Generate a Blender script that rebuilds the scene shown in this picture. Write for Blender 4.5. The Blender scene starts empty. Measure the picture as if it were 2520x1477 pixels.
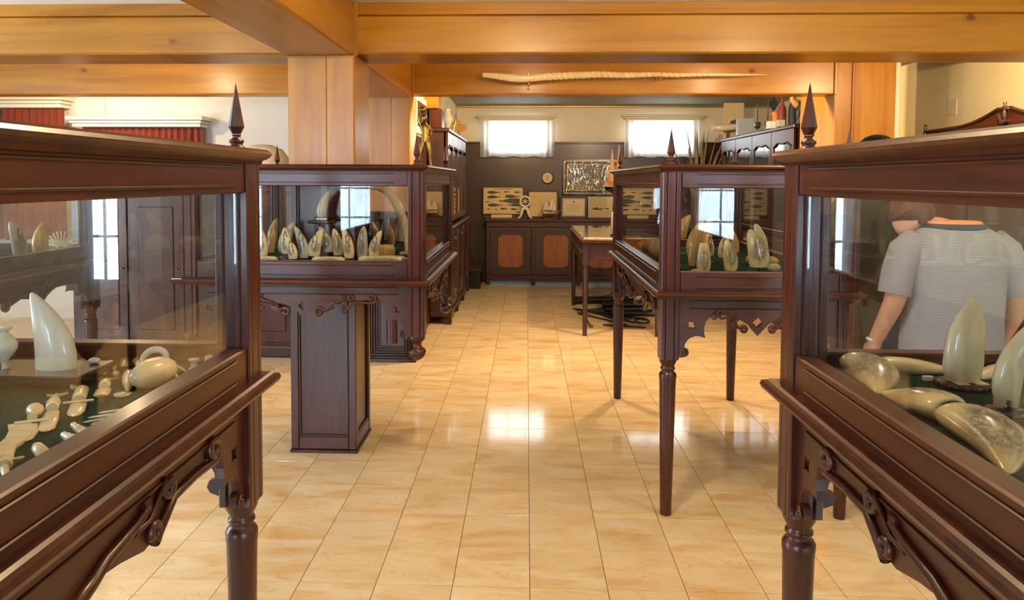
import bpy, bmesh, math, random
from math import sin, cos, pi, radians, sqrt
from mathutils import Vector, Matrix
from mathutils.geometry import tessellate_polygon

random.seed(7)
SC = bpy.context.scene
COL = SC.collection

# ------------------------------------------------------------------ camera
# photograph: 2520 x 1477, focal length 1800 px, optical axis at pixel (1228, 532)
cam_data = bpy.data.cameras.new('camera')
cam = bpy.data.objects.new('camera', cam_data)
COL.objects.link(cam)
cam_data.sensor_fit = 'HORIZONTAL'
cam_data.sensor_width = 36.0
cam_data.lens = 1800.0 / 2520.0 * 36.0
cam_data.shift_x = 32.0 / 2520.0
cam_data.shift_y = -206.5 / 2520.0
cam_data.clip_start = 0.02
yaw, pitch, roll = radians(-2.1489), radians(-2.8397), 0.0042
fw = Vector((sin(yaw) * cos(pitch), cos(yaw) * cos(pitch), sin(pitch)))
rt = fw.cross(Vector((0, 0, 1))).normalized()
up = rt.cross(fw)
r2 = rt * cos(roll) + up * sin(roll)
u2 = up * cos(roll) - rt * sin(roll)
M = Matrix((r2, u2, -fw)).transposed().to_4x4()
M.translation = Vector((0, 0, 1.58))
cam.matrix_world = M
SC.camera = cam

# ------------------------------------------------------------------ world, lights, exposure
w = bpy.data.worlds.new('world')
SC.world = w
w.use_nodes = True
bgn = w.node_tree.nodes['Background']
bgn.inputs['Color'].default_value = (0.62, 0.78, 1.0, 1)
bgn.inputs['Strength'].default_value = 0.6

WINDOW_FAR = 6.5        # daylight behind the curtains of the far wall
WINDOW_REAR = 85.0       # tall windows of the wall behind the viewer
SIDE_FILL = 26.0      # unseen window added on the left for bluish fill
WARM = (1.0, 0.72, 0.40)

def lamp(x, y, z, power, radius=0.05, col=WARM, spot=None, aim=None):
    d = bpy.data.lights.new('ceiling_lamp_or_fill', 'SPOT' if spot else 'POINT')
    d.energy = power
    d.color = col
    d.shadow_soft_size = radius
    if spot:
        d.spot_size = radians(spot)
        d.spot_blend = 0.6
    o = bpy.data.objects.new('ceiling_lamp_or_fill', d)
    COL.objects.link(o)
    o.location = (x, y, z)
    if aim:
        o.rotation_euler = (Vector(aim) - Vector((x, y, z))).to_track_quat('-Z', 'Y').to_euler()
    return o

# lamps and added wall fills under the ceiling, in the bays between the beams
for lx, ly, lp in ((0.02, 5.35, 10), (1.70, 5.35, 13), (-2.95, 5.35, 20), (-2.2, 3.0, 6), (0.0, 2.3, 54), (1.6, 2.7, 20),
                   (-2.9, 0.6, 14), (2.7, 0.8, 20), (-4.4, 6.9, 42), (2.95, 4.7, 60), (-4.6, 3.0, 14), (-0.15, 6.62, 140), (1.35, 6.62, 130)):  # those near the white left and cream right wall are added to brighten them
    lamp(lx, ly, 2.50, lp)

SC.view_settings.view_transform = 'Standard'
SC.view_settings.look = 'None'
SC.view_settings.exposure = 0.42
SC.view_settings.gamma = 1.0
SC.view_settings.use_curve_mapping = False
SC.cycles.transparent_max_bounces = 28
SC.cycles.max_bounces = 8
SC.cycles.diffuse_bounces = 4
SC.cycles.glossy_bounces = 3
SC.cycles.use_adaptive_sampling = True
SC.cycles.adaptive_threshold = 0.06
SC.cycles.use_light_tree = False
SC.cycles.caustics_reflective = False
SC.cycles.caustics_refractive = False
SC.cycles.sample_clamp_indirect = 6.0

# ------------------------------------------------------------------ materials
MATS = {}

def newmat(name):
    m = bpy.data.materials.new(name)
    m.use_nodes = True
    nt = m.node_tree
    b = nt.nodes['Principled BSDF']
    MATS[name] = m
    return m, nt, b

def N(nt, t, **kw):
    n = nt.nodes.new(t)
    for k, v in kw.items():
        if k in n.inputs:
            n.inputs[k].default_value = v
        else:
            setattr(n, k, v)
    return n

def L(nt, a, b):
    nt.links.new(a, b)

def ramp(nt, fac, stops):
    r = nt.nodes.new('ShaderNodeValToRGB')
    el = r.color_ramp.elements
    el[0].position, el[0].color = stops[0][0], (*stops[0][1], 1)
    el[1].position, el[1].color = stops[-1][0], (*stops[-1][1], 1)
    for p, c in stops[1:-1]:
        e = el.new(p)
        e.color = (*c, 1)
    L(nt, fac, r.inputs['Fac'])
    return r

def plain(name, col, rough=0.5, metal=0.0, coat=0.0, spec=0.5, var=0.0, scale=8.0, bump=0.0):
    m, nt, b = newmat(name)
    b.inputs['Roughness'].default_value = rough
    b.inputs['Metallic'].default_value = metal
    b.inputs['Coat Weight'].default_value = coat
    b.inputs['Coat Roughness'].default_value = 0.12
    b.inputs['Specular IOR Level'].default_value = spec
    tc = N(nt, 'ShaderNodeTexCoord')
    no = N(nt, 'ShaderNodeTexNoise', Scale=scale, Detail=4.0)
    L(nt, tc.outputs['Object'], no.inputs['Vector'])
    v = max(var, 0.02)
    r = ramp(nt, no.outputs['Fac'], [(0.3, tuple(c * (1 - v) for c in col)), (0.7, tuple(min(1, c * (1 + v)) for c in col))])
    L(nt, r.outputs['Color'], b.inputs['Base Color'])
    if bump:
        bp = N(nt, 'ShaderNodeBump', Strength=bump, Distance=0.01)
        L(nt, no.outputs['Fac'], bp.inputs['Height'])
        L(nt, bp.outputs['Normal'], b.inputs['Normal'])
    return m

def wood(name, axis, dark, mid, light, rough=0.3, coat=0.4, grain=14.0, knots=False, coatr=0.12):
    m, nt, b = newmat(name)
    tc = N(nt, 'ShaderNodeTexCoord')
    mp = N(nt, 'ShaderNodeMapping')
    sc = {'X': (0.06, 1, 1), 'Y': (1, 0.06, 1), 'Z': (1, 1, 0.06)}[axis]
    mp.inputs['Scale'].default_value = sc
    L(nt, tc.outputs['Object'], mp.inputs['Vector'])
    n1 = N(nt, 'ShaderNodeTexNoise', Scale=grain, Detail=5.0, Roughness=0.62, Distortion=0.9)
    L(nt, mp.outputs['Vector'], n1.inputs['Vector'])
    r = ramp(nt, n1.outputs['Fac'], [(0.28, dark), (0.5, mid), (0.72, light)])
    out = r.outputs['Color']
    n3 = N(nt, 'ShaderNodeTexNoise', Scale=1.3, Detail=2.0)
    L(nt, tc.outputs['Object'], n3.inputs['Vector'])
    mx0 = N(nt, 'ShaderNodeMix', data_type='RGBA', blend_type='MULTIPLY')
    mx0.inputs['Factor'].default_value = 0.6
    r3 = ramp(nt, n3.outputs['Fac'], [(0.3, (0.75, 0.72, 0.7)), (0.7, (1, 1, 1))])
    L(nt, out, mx0.inputs['A']); L(nt, r3.outputs['Color'], mx0.inputs['B'])
    out = mx0.outputs['Result']
    if knots:
        mk = N(nt, 'ShaderNodeMapping')
        mk.inputs['Scale'].default_value = {'X': (0.6, 0, 1), 'Y': (0, 0.6, 1), 'Z': (1, 0, 0.6)}[axis]
        L(nt, tc.outputs['Object'], mk.inputs['Vector'])
        nd = N(nt, 'ShaderNodeTexNoise', Scale=22.0, Detail=2.0)
        L(nt, mk.outputs['Vector'], nd.inputs['Vector'])
        ad = N(nt, 'ShaderNodeVectorMath', operation='MULTIPLY_ADD')
        L(nt, nd.outputs['Color'], ad.inputs[0]); ad.inputs[1].default_value = (0.02, 0.02, 0.02)
        L(nt, mk.outputs['Vector'], ad.inputs[2])
        vo = N(nt, 'ShaderNodeTexVoronoi', Scale=4.4, Randomness=1.0)
        L(nt, ad.outputs['Vector'], vo.inputs['Vector'])
        sx = N(nt, 'ShaderNodeSeparateColor'); L(nt, vo.outputs['Color'], sx.inputs['Color'])
        kd = N(nt, 'ShaderNodeMath', operation='MULTIPLY_ADD'); L(nt, sx.outputs['Red'], kd.inputs[0]); kd.inputs[1].default_value = 0.11; L(nt, vo.outputs['Distance'], kd.inputs[2])
        rk = ramp(nt, kd.outputs['Value'], [(0.07, (0.0, 0.0, 0.0)), (0.095, (0.6, 0.6, 0.6)), (0.16, (1, 1, 1))])
        mx = N(nt, 'ShaderNodeMix', data_type='RGBA', blend_type='MIX')
        L(nt, rk.outputs['Color'], mx.inputs['Factor'])
        mx.inputs['A'].default_value = (dark[0] * 0.4, dark[1] * 0.3, dark[2] * 0.35, 1)
        L(nt, out, mx.inputs['B'])
        out = mx.outputs['Result']
    L(nt, out, b.inputs['Base Color'])
    b.inputs['Roughness'].default_value = rough
    b.inputs['Coat Weight'].default_value = coat
    b.inputs['Coat Roughness'].default_value = coatr
    b.inputs['Specular IOR Level'].default_value = 0.35
    bp = N(nt, 'ShaderNodeBump', Strength=0.08, Distance=0.004)
    L(nt, n1.outputs['Fac'], bp.inputs['Height'])
    L(nt, bp.outputs['Normal'], b.inputs['Normal'])
    return m

PD, PM, PL_ = (0.26, 0.092, 0.003), (0.385, 0.160, 0.006), (0.46, 0.210, 0.014)
for ax in 'XYZ':
    wood('pine_' + ax, ax, PD, PM, PL_, rough=0.36, coat=0.32, grain=9.0, knots=True, coatr=0.27)
MD, MM, ML = (0.019, 0.0028, 0.0008), (0.048, 0.0072, 0.0017), (0.080, 0.0138, 0.0033)
for ax in 'XYZ':
    wood('mahogany_' + ax, ax, MD, MM, ML, rough=0.38, coat=0.30, grain=26.0, coatr=0.2)
    wood('dark_' + ax, ax, (0.016, 0.0055, 0.003), (0.032, 0.0105, 0.006), (0.050, 0.0175, 0.0095), rough=0.42, coat=0.3, grain=26.0, coatr=0.22)
wood('rust_panel', 'Z', (0.16, 0.052, 0.016), (0.23, 0.078, 0.023), (0.28, 0.10, 0.03), rough=0.45, coat=0.15, grain=30.0)
wood('ochre_wood', 'Z', (0.42, 0.21, 0.06), (0.55, 0.28, 0.08), (0.62, 0.34, 0.11), rough=0.45, coat=0.1, grain=20.0)
plain('wall_white', (0.80, 0.77, 0.71), 0.75, var=0.03, scale=3)
plain('wall_back_cream', (0.78, 0.71, 0.57), 0.75, var=0.04, scale=3)
plain('wall_cream', (0.88, 0.77, 0.44), 0.7, var=0.04, scale=3)
plain('ceiling_white', (0.85, 0.83, 0.78), 0.8, var=0.02)
plain('cornice_green', (0.30, 0.30, 0.20), 0.7, var=0.35, scale=38, bump=0.5)
plain('gilt_line', (0.45, 0.33, 0.12), 0.4, metal=0.6)
plain('pelmet_cream', (0.74, 0.66, 0.50), 0.45, coat=0.2, var=0.03)
plain('pelmet_white', (0.84, 0.80, 0.70), 0.4, coat=0.2, var=0.03)
plain('baize', (0.0075, 0.040, 0.027), 0.95, spec=0.1, var=0.4, scale=120, bump=0.3)
plain('black_iron', (0.008, 0.008, 0.009), 0.4, metal=0.3, var=0.4, scale=30)
plain('black_wood', (0.008, 0.006, 0.005), 0.22, coat=0.5)
plain('steel', (0.32, 0.34, 0.38), 0.3, metal=0.9)
plain('silver', (0.62, 0.52, 0.42), 0.22, metal=0.9)
plain('brass', (0.80, 0.52, 0.13), 0.2, metal=1.0)
plain('bronze', (0.30, 0.19, 0.045), 0.32, metal=0.9, var=0.5, scale=25)
plain('gilt', (0.62, 0.38, 0.08), 0.3, metal=0.85, var=0.4, scale=40)
plain('paper_yellow', (0.66, 0.52, 0.27), 0.7, var=0.05)
plain('paper_cream', (0.70, 0.59, 0.38), 0.7, var=0.05)
plain('ink', (0.09, 0.09, 0.07), 0.8, var=0.3, scale=60)
plain('blue_strip', (0.11, 0.20, 0.30), 0.4)
plain('grey_stone', (0.42, 0.42, 0.36), 0.6, var=0.15)
plain('clay_orange', (0.70, 0.24, 0.05), 0.5, var=0.12)
plain('navy', (0.012, 0.017, 0.04), 0.7, var=0.2)
plain('dull_red', (0.20, 0.035, 0.022), 0.6, var=0.3)
plain('pale_blue_card', (0.40, 0.47, 0.60), 0.4)
plain('skin', (0.52, 0.27, 0.19), 0.5, var=0.06)
plain('hair_black', (0.008, 0.006, 0.005), 0.9, spec=0.1, var=0.4, scale=90, bump=0.8)
plain('hair_auburn', (0.085, 0.026, 0.014), 0.6, var=0.4, scale=60, bump=0.6)
plain('trousers_dark', (0.03, 0.032, 0.045), 0.85, var=0.15)
plain('shirt_dark', (0.035, 0.028, 0.022), 0.85, var=0.15)
plain('collar_navy', (0.025, 0.03, 0.045), 0.8)
plain('orange_cloth', (0.80, 0.27, 0.12), 0.75)
plain('straw', (0.30, 0.22, 0.10), 0.8, var=0.3)
plain('switch_plate', (0.74, 0.64, 0.44), 0.35)
plain('tag_white', (0.8, 0.8, 0.82), 0.5)
plain('vertebra', (0.62, 0.52, 0.36), 0.8, var=0.15, bump=0.4)

def ivory(name, col, rough=0.25, engraved=0, stain=0.15):
    m, nt, b = newmat(name)
    tc = N(nt, 'ShaderNodeTexCoord')
    mp = N(nt, 'ShaderNodeMapping')
    mp.inputs['Scale'].default_value = (30, 30, 6)
    L(nt, tc.outputs['Object'], mp.inputs['Vector'])
    n = N(nt, 'ShaderNodeTexNoise', Scale=1.4, Detail=5.0)
    L(nt, mp.outputs['Vector'], n.inputs['Vector'])
    r = ramp(nt, n.outputs['Fac'], [(0.3, tuple(c * k for c, k in zip(col, (1 - stain, 1 - stain * 1.3, 1 - stain * 1.9)))), (0.62, col)])
    out = r.outputs['Color']
    if engraved:
        # an engraved portrait: a dark arch of hair, a pale face, shaded clothes
        def dist(cx, cz, sx, sz):
            sb = N(nt, 'ShaderNodeVectorMath', operation='SUBTRACT')
            L(nt, tc.outputs['Generated'], sb.inputs[0]); sb.inputs[1].default_value = (cx, 0, cz)
            ml = N(nt, 'ShaderNodeVectorMath', operation='MULTIPLY')
            L(nt, sb.outputs['Vector'], ml.inputs[0]); ml.inputs[1].default_value = (sx, 0, sz)
            ln = N(nt, 'ShaderNodeVectorMath', operation='LENGTH')
            L(nt, ml.outputs['Vector'], ln.inputs[0])
            return ln.outputs['Value']
        fine = N(nt, 'ShaderNodeTexNoise', Scale=9.0 if engraved == 1 else 14.0, Detail=6.0, Roughness=0.7)
        L(nt, tc.outputs['Generated'], fine.inputs['Vector'])
        def mixdark(outp, d, stops, amt, dark=(0.07, 0.055, 0.035)):
            mk = ramp(nt, d, stops)
            mu = N(nt, 'ShaderNodeMath', operation='MULTIPLY')
            L(nt, mk.outputs['Color'], mu.inputs[0])
            fr = ramp(nt, fine.outputs['Fac'], [(0.32, (0.12,) * 3), (0.54, (amt,) * 3)])
            L(nt, fr.outputs['Color'], mu.inputs[1])
            mx = N(nt, 'ShaderNodeMix', data_type='RGBA')
            L(nt, mu.outputs['Value'], mx.inputs['Factor'])
            L(nt, outp, mx.inputs['A'])
            mx.inputs['B'].default_value = (*dark, 1)
            return mx.outputs['Result']
        if engraved == 1:
            out = mixdark(out, dist(0.5, 0.36, 1.0, 1.35), [(0.20, (1,) * 3), (0.36, (0,) * 3)], 0.85)
            out = mixdark(out, dist(0.5, 0.66, 1.2, 1.0), [(0.07, (0,) * 3), (0.10, (1,) * 3), (0.2, (1,) * 3), (0.25, (0,) * 3)], 1.0)
        else:
            out = mixdark(out, dist(0.5, 0.48, 1.0, 1.0), [(0.25, (1,) * 3), (0.44, (0,) * 3)], 0.85, (0.09, 0.08, 0.055))
    L(nt, out, b.inputs['Base Color'])
    b.inputs['Roughness'].default_value = rough
    b.inputs['Coat Weight'].default_value = 0.5
    b.inputs['Coat Roughness'].default_value = 0.08
    return m

ivory('ivory_white', (0.82, 0.76, 0.62), 0.35, stain=0.06)
ivory('ivory', (0.74, 0.60, 0.36), 0.25)
ivory('ivory_bone', (0.74, 0.62, 0.40), 0.35, stain=0.2)
ivory('ivory_amber', (0.60, 0.38, 0.14), 0.22, stain=0.3)
ivory('ivory_engraved', (0.70, 0.55, 0.31), 0.25, engraved=1)
ivory('ivory_grey', (0.42, 0.38, 0.30), 0.3, engraved=1)
ivory('ivory_scene', (0.66, 0.52, 0.28), 0.22, engraved=2)
ivory('ivory_pale', (0.60, 0.56, 0.44), 0.3, stain=0.25)

def glass(name, tint=(0.97, 0.985, 0.98), f0=0.04):
    # thin pane: clear with a Schlick reflection that is the same from both sides
    m, nt, b = newmat(name)
    nt.nodes.remove(b)
    out = nt.nodes['Material Output']
    ge = N(nt, 'ShaderNodeNewGeometry')
    dt = N(nt, 'ShaderNodeVectorMath', operation='DOT_PRODUCT')
    L(nt, ge.outputs['Incoming'], dt.inputs[0]); L(nt, ge.outputs['Normal'], dt.inputs[1])
    ab = N(nt, 'ShaderNodeMath', operation='ABSOLUTE'); L(nt, dt.outputs['Value'], ab.inputs[0])
    om = N(nt, 'ShaderNodeMath', operation='SUBTRACT'); om.inputs[0].default_value = 1.0; L(nt, ab.outputs['Value'], om.inputs[1])
    pw = N(nt, 'ShaderNodeMath', operation='POWER'); L(nt, om.outputs['Value'], pw.inputs[0]); pw.inputs[1].default_value = 5.0
    ma = N(nt, 'ShaderNodeMath', operation='MULTIPLY_ADD'); L(nt, pw.outputs['Value'], ma.inputs[0]); ma.inputs[1].default_value = 1.0 - f0; ma.inputs[2].default_value = f0
    gl = N(nt, 'ShaderNodeBsdfGlossy', Roughness=0.0)
    gl.inputs['Color'].default_value = (1, 1, 1, 1)
    tr = N(nt, 'ShaderNodeBsdfTransparent')
    tr.inputs['Color'].default_value = (*tint, 1)
    mx = N(nt, 'ShaderNodeMixShader')
    L(nt, ma.outputs['Value'], mx.inputs['Fac'])
    L(nt, tr.outputs['BSDF'], mx.inputs[1])
    L(nt, gl.outputs['BSDF'], mx.inputs[2])
    L(nt, mx.outputs['Shader'], out.inputs['Surface'])
    return m
glass('glass')
glass('cabinet_glass', (0.6, 0.64, 0.66), 0.16)

def cloth(name, col, trans=0.5, clear=0.0):
    m, nt, b = newmat(name)
    out = nt.nodes['Material Output']
    b.inputs['Base Color'].default_value = (*col, 1)
    b.inputs['Roughness'].default_value = 0.9
    tc = N(nt, 'ShaderNodeTexCoord')
    no = N(nt, 'ShaderNodeTexNoise', Scale=14.0, Detail=3.0)
    L(nt, tc.outputs['Object'], no.inputs['Vector'])
    rr = ramp(nt, no.outputs['Fac'], [(0.3, tuple(c * 0.85 for c in col)), (0.7, col)])
    L(nt, rr.outputs['Color'], b.inputs['Base Color'])
    tl = N(nt, 'ShaderNodeBsdfTranslucent')
    tl.inputs['Color'].default_value = (*col, 1)
    mx = N(nt, 'ShaderNodeMixShader', Fac=trans)
    L(nt, b.outputs['BSDF'], mx.inputs[1]); L(nt, tl.outputs['BSDF'], mx.inputs[2])
    last = mx
    if clear:
        tr = N(nt, 'ShaderNodeBsdfTransparent')
        m2 = N(nt, 'ShaderNodeMixShader', Fac=clear)
        L(nt, mx.outputs['Shader'], m2.inputs[1]); L(nt, tr.outputs['BSDF'], m2.inputs[2])
        last = m2
    L(nt, last.outputs['Shader'], out.inputs['Surface'])
    return m
cloth('sheer_white', (0.92, 0.92, 0.92), 0.6, 0.25)
cloth('sheer_blue', (0.80, 0.88, 0.95), 0.55, 0.3)
cloth('red_curtain', (0.26, 0.048, 0.022), 0.12)
cloth('drape_olive', (0.10, 0.09, 0.06), 0.1)

def emitter(name, col, strength):
    m, nt, b = newmat(name)
    nt.nodes.remove(b)
    e = N(nt, 'ShaderNodeEmission', Strength=strength)
    tc = N(nt, 'ShaderNodeTexCoord')
    no = N(nt, 'ShaderNodeTexNoise', Scale=1.2, Detail=2.0)
    L(nt, tc.outputs['Object'], no.inputs['Vector'])
    rr = ramp(nt, no.outputs['Fac'], [(0.35, tuple(c * 0.8 for c in col)), (0.65, col)])
    L(nt, rr.outputs['Color'], e.inputs['Color'])
    L(nt, e.outputs['Emission'], nt.nodes['Material Output'].inputs['Surface'])
    return m
emitter('daylight_far', (0.92, 0.97, 1.0), WINDOW_FAR)
emitter('daylight_rear', (0.66, 0.82, 1.0), WINDOW_REAR)
emitter('side_fill', (0.66, 0.82, 1.0), SIDE_FILL)

def marble():
    m, nt, b = newmat('marble')
    tc = N(nt, 'ShaderNodeTexCoord')
    oi = N(nt, 'ShaderNodeObjectInfo')
    ge = N(nt, 'ShaderNodeNewGeometry')
    mp = N(nt, 'ShaderNodeMapping')
    mp.inputs['Rotation'].default_value = (0, 0, 0.7)
    mp.inputs['Scale'].default_value = (1.0, 3.2, 1)
    L(nt, ge.outputs['Position'], mp.inputs['Vector'])
    off = N(nt, 'ShaderNodeVectorMath', operation='MULTIPLY_ADD')
    cb = N(nt, 'ShaderNodeCombineXYZ')
    L(nt, oi.outputs['Random'], cb.inputs[0]); L(nt, oi.outputs['Random'], cb.inputs[1])
    L(nt, cb.outputs['Vector'], off.inputs[0]); off.inputs[1].default_value = (9, 17, 0)
    L(nt, mp.outputs['Vector'], off.inputs[2])
    n1 = N(nt, 'ShaderNodeTexNoise', Scale=2.6, Detail=6.0, Distortion=0.8)
    L(nt, off.outputs['Vector'], n1.inputs['Vector'])
    r1 = ramp(nt, n1.outputs['Fac'], [(0.30, (0.68, 0.43, 0.19)), (0.45, (0.75, 0.56, 0.31)), (0.62, (0.80, 0.65, 0.42)), (0.75, (0.83, 0.70, 0.50))])
    n2 = N(nt, 'ShaderNodeTexNoise', Scale=3.5, Detail=4.0, Distortion=1.6)
    L(nt, off.outputs['Vector'], n2.inputs['Vector'])
    r2_ = ramp(nt, n2.outputs['Fac'], [(0.485, (0, 0, 0)), (0.5, (1, 1, 1)), (0.515, (0, 0, 0))])
    mx = N(nt, 'ShaderNodeMix', data_type='RGBA')
    ml = N(nt, 'ShaderNodeMath', operation='MULTIPLY')
    L(nt, r2_.outputs['Color'], ml.inputs[0]); ml.inputs[1].default_value = 0.35
    L(nt, ml.outputs['Value'], mx.inputs['Factor'])
    L(nt, r1.outputs['Color'], mx.inputs['A']); mx.inputs['B'].default_value = (0.50, 0.22, 0.08, 1)
    hv = N(nt, 'ShaderNodeHueSaturation')
    ma = N(nt, 'ShaderNodeMath', operation='MULTIPLY_ADD')
    L(nt, oi.outputs['Random'], ma.inputs[0]); ma.inputs[1].default_value = 0.10; ma.inputs[2].default_value = 0.95
    L(nt, ma.outputs['Value'], hv.inputs['Value'])
    L(nt, mx.outputs['Result'], hv.inputs['Color'])
    L(nt, hv.outputs['Color'], b.inputs['Base Color'])
    b.inputs['Roughness'].default_value = 0.075
    b.inputs['Specular IOR Level'].default_value = 0.5
    return m
marble()
plain('grout', (0.07, 0.05, 0.035), 0.9)

def stripes():
    m, nt, b = newmat('striped_shirt')
    tc = N(nt, 'ShaderNodeTexCoord')
    wv = N(nt, 'ShaderNodeTexWave', Scale=48.0, wave_type='BANDS', bands_direction='Z')
    L(nt, tc.outputs['Object'], wv.inputs['Vector'])
    r = ramp(nt, wv.outputs['Fac'], [(0.35, (0.17, 0.17, 0.22)), (0.65, (0.36, 0.35, 0.39))])
    L(nt, r.outputs['Color'], b.inputs['Base Color'])
    b.inputs['Roughness'].default_value = 0.9
stripes()

def crinkle():
    m, nt, b = newmat('crinkled_film')
    tc = N(nt, 'ShaderNodeTexCoord')
    mp = N(nt, 'ShaderNodeMapping'); mp.inputs['Scale'].default_value = (5, 5, 2.2)
    L(nt, tc.outputs['Object'], mp.inputs['Vector'])
    no = N(nt, 'ShaderNodeTexNoise', Scale=2.0, Detail=2.0, Distortion=1.2)
    L(nt, mp.outputs['Vector'], no.inputs['Vector'])
    bp = N(nt, 'ShaderNodeBump', Strength=0.9, Distance=0.05)
    L(nt, no.outputs['Fac'], bp.inputs['Height'])
    L(nt, bp.outputs['Normal'], b.inputs['Normal'])
    b.inputs['Base Color'].default_value = (0.20, 0.19, 0.14, 1)
    b.inputs['Roughness'].default_value = 0.08
    b.inputs['Specular IOR Level'].default_value = 1.0
    b.inputs['Coat Weight'].default_value = 1.0
    b.inputs['Coat IOR'].default_value = 2.2
    b.inputs['Coat Roughness'].default_value = 0.05
    L(nt, bp.outputs['Normal'], b.inputs['Coat Normal'])
crinkle()

# ------------------------------------------------------------------ mesh helpers
class MB:
    def __init__(self):
        self.v, self.f, self.s = [], [], []

    def add(self, vs, fs, smooth=False):
        o = len(self.v)
        self.v += [tuple(p) for p in vs]
        for f in fs:
            self.f.append(tuple(i + o for i in f))
            self.s.append(smooth)
        return self

    def box(self, x0, x1, y0, y1, z0, z1, ch=0.0):
        if x0 > x1: x0, x1 = x1, x0
        if y0 > y1: y0, y1 = y1, y0
        if z0 > z1: z0, z1 = z1, z0
        if ch <= 0:
            vs = [(x0, y0, z0), (x1, y0, z0), (x1, y1, z0), (x0, y1, z0), (x0, y0, z1), (x1, y0, z1), (x1, y1, z1), (x0, y1, z1)]
            fs = [(3, 2, 1, 0), (4, 5, 6, 7), (0, 1, 5, 4), (1, 2, 6, 5), (2, 3, 7, 6), (3, 0, 4, 7)]
            return self.add(vs, fs)
        ch = min(ch, (x1 - x0) / 2.2, (y1 - y0) / 2.2, (z1 - z0) / 2.2)
        X, Y, Z = (x0, x1), (y0, y1), (z0, z1)
        idx, vs = {}, []
        for i in (0, 1):
            for j in (0, 1):
                for k in (0, 1):
                    a, b_, c = (ch if i == 0 else -ch), (ch if j == 0 else -ch), (ch if k == 0 else -ch)
                    for t, d in (('x', (0, b_, c)), ('y', (a, 0, c)), ('z', (a, b_, 0))):
                        idx[(i, j, k, t)] = len(vs)
                        vs.append((X[i] + d[0], Y[j] + d[1], Z[k] + d[2]))
        fs = []
        for i in (0, 1):
            q = [idx[(i, j, k, 'x')] for j, k in ((0, 0), (1, 0), (1, 1), (0, 1))]
            fs.append(tuple(q if i else q[::-1]))
            q = [idx[(j, i, k, 'y')] for j, k in ((0, 0), (0, 1), (1, 1), (1, 0))]
            fs.append(tuple(q if i else q[::-1]))
            q = [idx[(j, k, i, 'z')] for j, k in ((0, 0), (1, 0), (1, 1), (0, 1))]
            fs.append(tuple(q if i else q[::-1]))
        for i in (0, 1):
            for j in (0, 1):
                q = [idx[(i, j, 0, 'x')], idx[(i, j, 0, 'y')], idx[(i, j, 1, 'y')], idx[(i, j, 1, 'x')]]
                fs.append(tuple(q if i == j else q[::-1]))
                q = [idx[(i, 0, j, 'z')], idx[(i, 0, j, 'x')], idx[(i, 1, j, 'x')], idx[(i, 1, j, 'z')]]
                fs.append(tuple(q if i == j else q[::-1]))
                q = [idx[(0, i, j, 'y')], idx[(0, i, j, 'z')], idx[(1, i, j, 'z')], idx[(1, i, j, 'y')]]
                fs.append(tuple(q if i == j else q[::-1]))
        for i in (0, 1):
            for j in (0, 1):
                for k in (0, 1):
                    q = [idx[(i, j, k, t)] for t in 'xyz']
                    fs.append(tuple(q if (i + j + k) % 2 else q[::-1]))
        return self.add(vs, fs)

    def loft(self, rings, smooth=True, cap=True):
        n = len(rings[0])
        vs = [p for r in rings for p in r]
        fs = []
        for i in range(len(rings) - 1):
            for j in range(n):
                k = (j + 1) % n
                fs.append((i * n + j, i * n + k, (i + 1) * n + k, (i + 1) * n + j))
        self.add(vs, fs, smooth)
        if cap:
            self.add(rings[0], [tuple(range(n))[::-1]])
            self.add(rings[-1], [tuple(range(n))])
        return self

    def lathe(self, prof, c=(0, 0, 0), seg=20, axis='Z', smooth=True):
        rings = []
        for r, z in prof:
            ring = []
            for i in range(seg):
                a = 2 * pi * i / seg
                p = (r * cos(a), r * sin(a), z)
                if axis == 'X':
                    p = (p[2], p[0], p[1])
                elif axis == 'Y':
                    p = (p[1], p[2], p[0])
                ring.append((c[0] + p[0], c[1] + p[1], c[2] + p[2]))
            rings.append(ring)
        return self.loft(rings, smooth)

    def tube(self, pts, rad, seg=8, flat=1.0, smooth=True):
        pts = [Vector(p) for p in pts]
        if not isinstance(rad, (list, tuple)):
            rad = [rad] * len(pts)
        rings = []
        nrm = None
        for i, p in enumerate(pts):
            t = (pts[min(i + 1, len(pts) - 1)] - pts[max(i - 1, 0)])
            if t.length < 1e-9:
                t = Vector((0, 0, 1))
            t.normalize()
            if nrm is None:
                nrm = t.orthogonal().normalized()
                # keep a stable frame
            nrm = (nrm - t * nrm.dot(t))
            if nrm.length < 1e-6:
                nrm = t.orthogonal()
            nrm.normalize()
            bn = t.cross(nrm)
            rings.append([tuple(p + (nrm * cos(2 * pi * j / seg) + bn * sin(2 * pi * j / seg) * flat) * rad[i]) for j in range(seg)])
        return self.loft(rings, smooth)

    def prism(self, poly, plane, a, b, holes=()):
        # poly in the plane 'XZ', 'YZ' or 'XY', extruded from a to b along the missing axis
        loops = [list(poly)] + [list(h) for h in holes]
        tris = tessellate_polygon([[Vector((p[0], p[1], 0)) for p in l] for l in loops])
        flat = [p for l in loops for p in l]
        def P(p, t):
            return {'XZ': (p[0], t, p[1]), 'YZ': (t, p[0], p[1]), 'XY': (p[0], p[1], t)}[plane]
        n = len(flat)
        vs = [P(p, a) for p in flat] + [P(p, b) for p in flat]
        fs = [tuple(t) for t in tris] + [tuple(i + n for i in t[::-1]) for t in tris]
        st = 0
        for l in loops:
            m = len(l)
            for i in range(m):
                j = (i + 1) % m
                fs.append((st + i, st + j, st + j + n, st + i + n))
            st += m
        return self.add(vs, fs)

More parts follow.
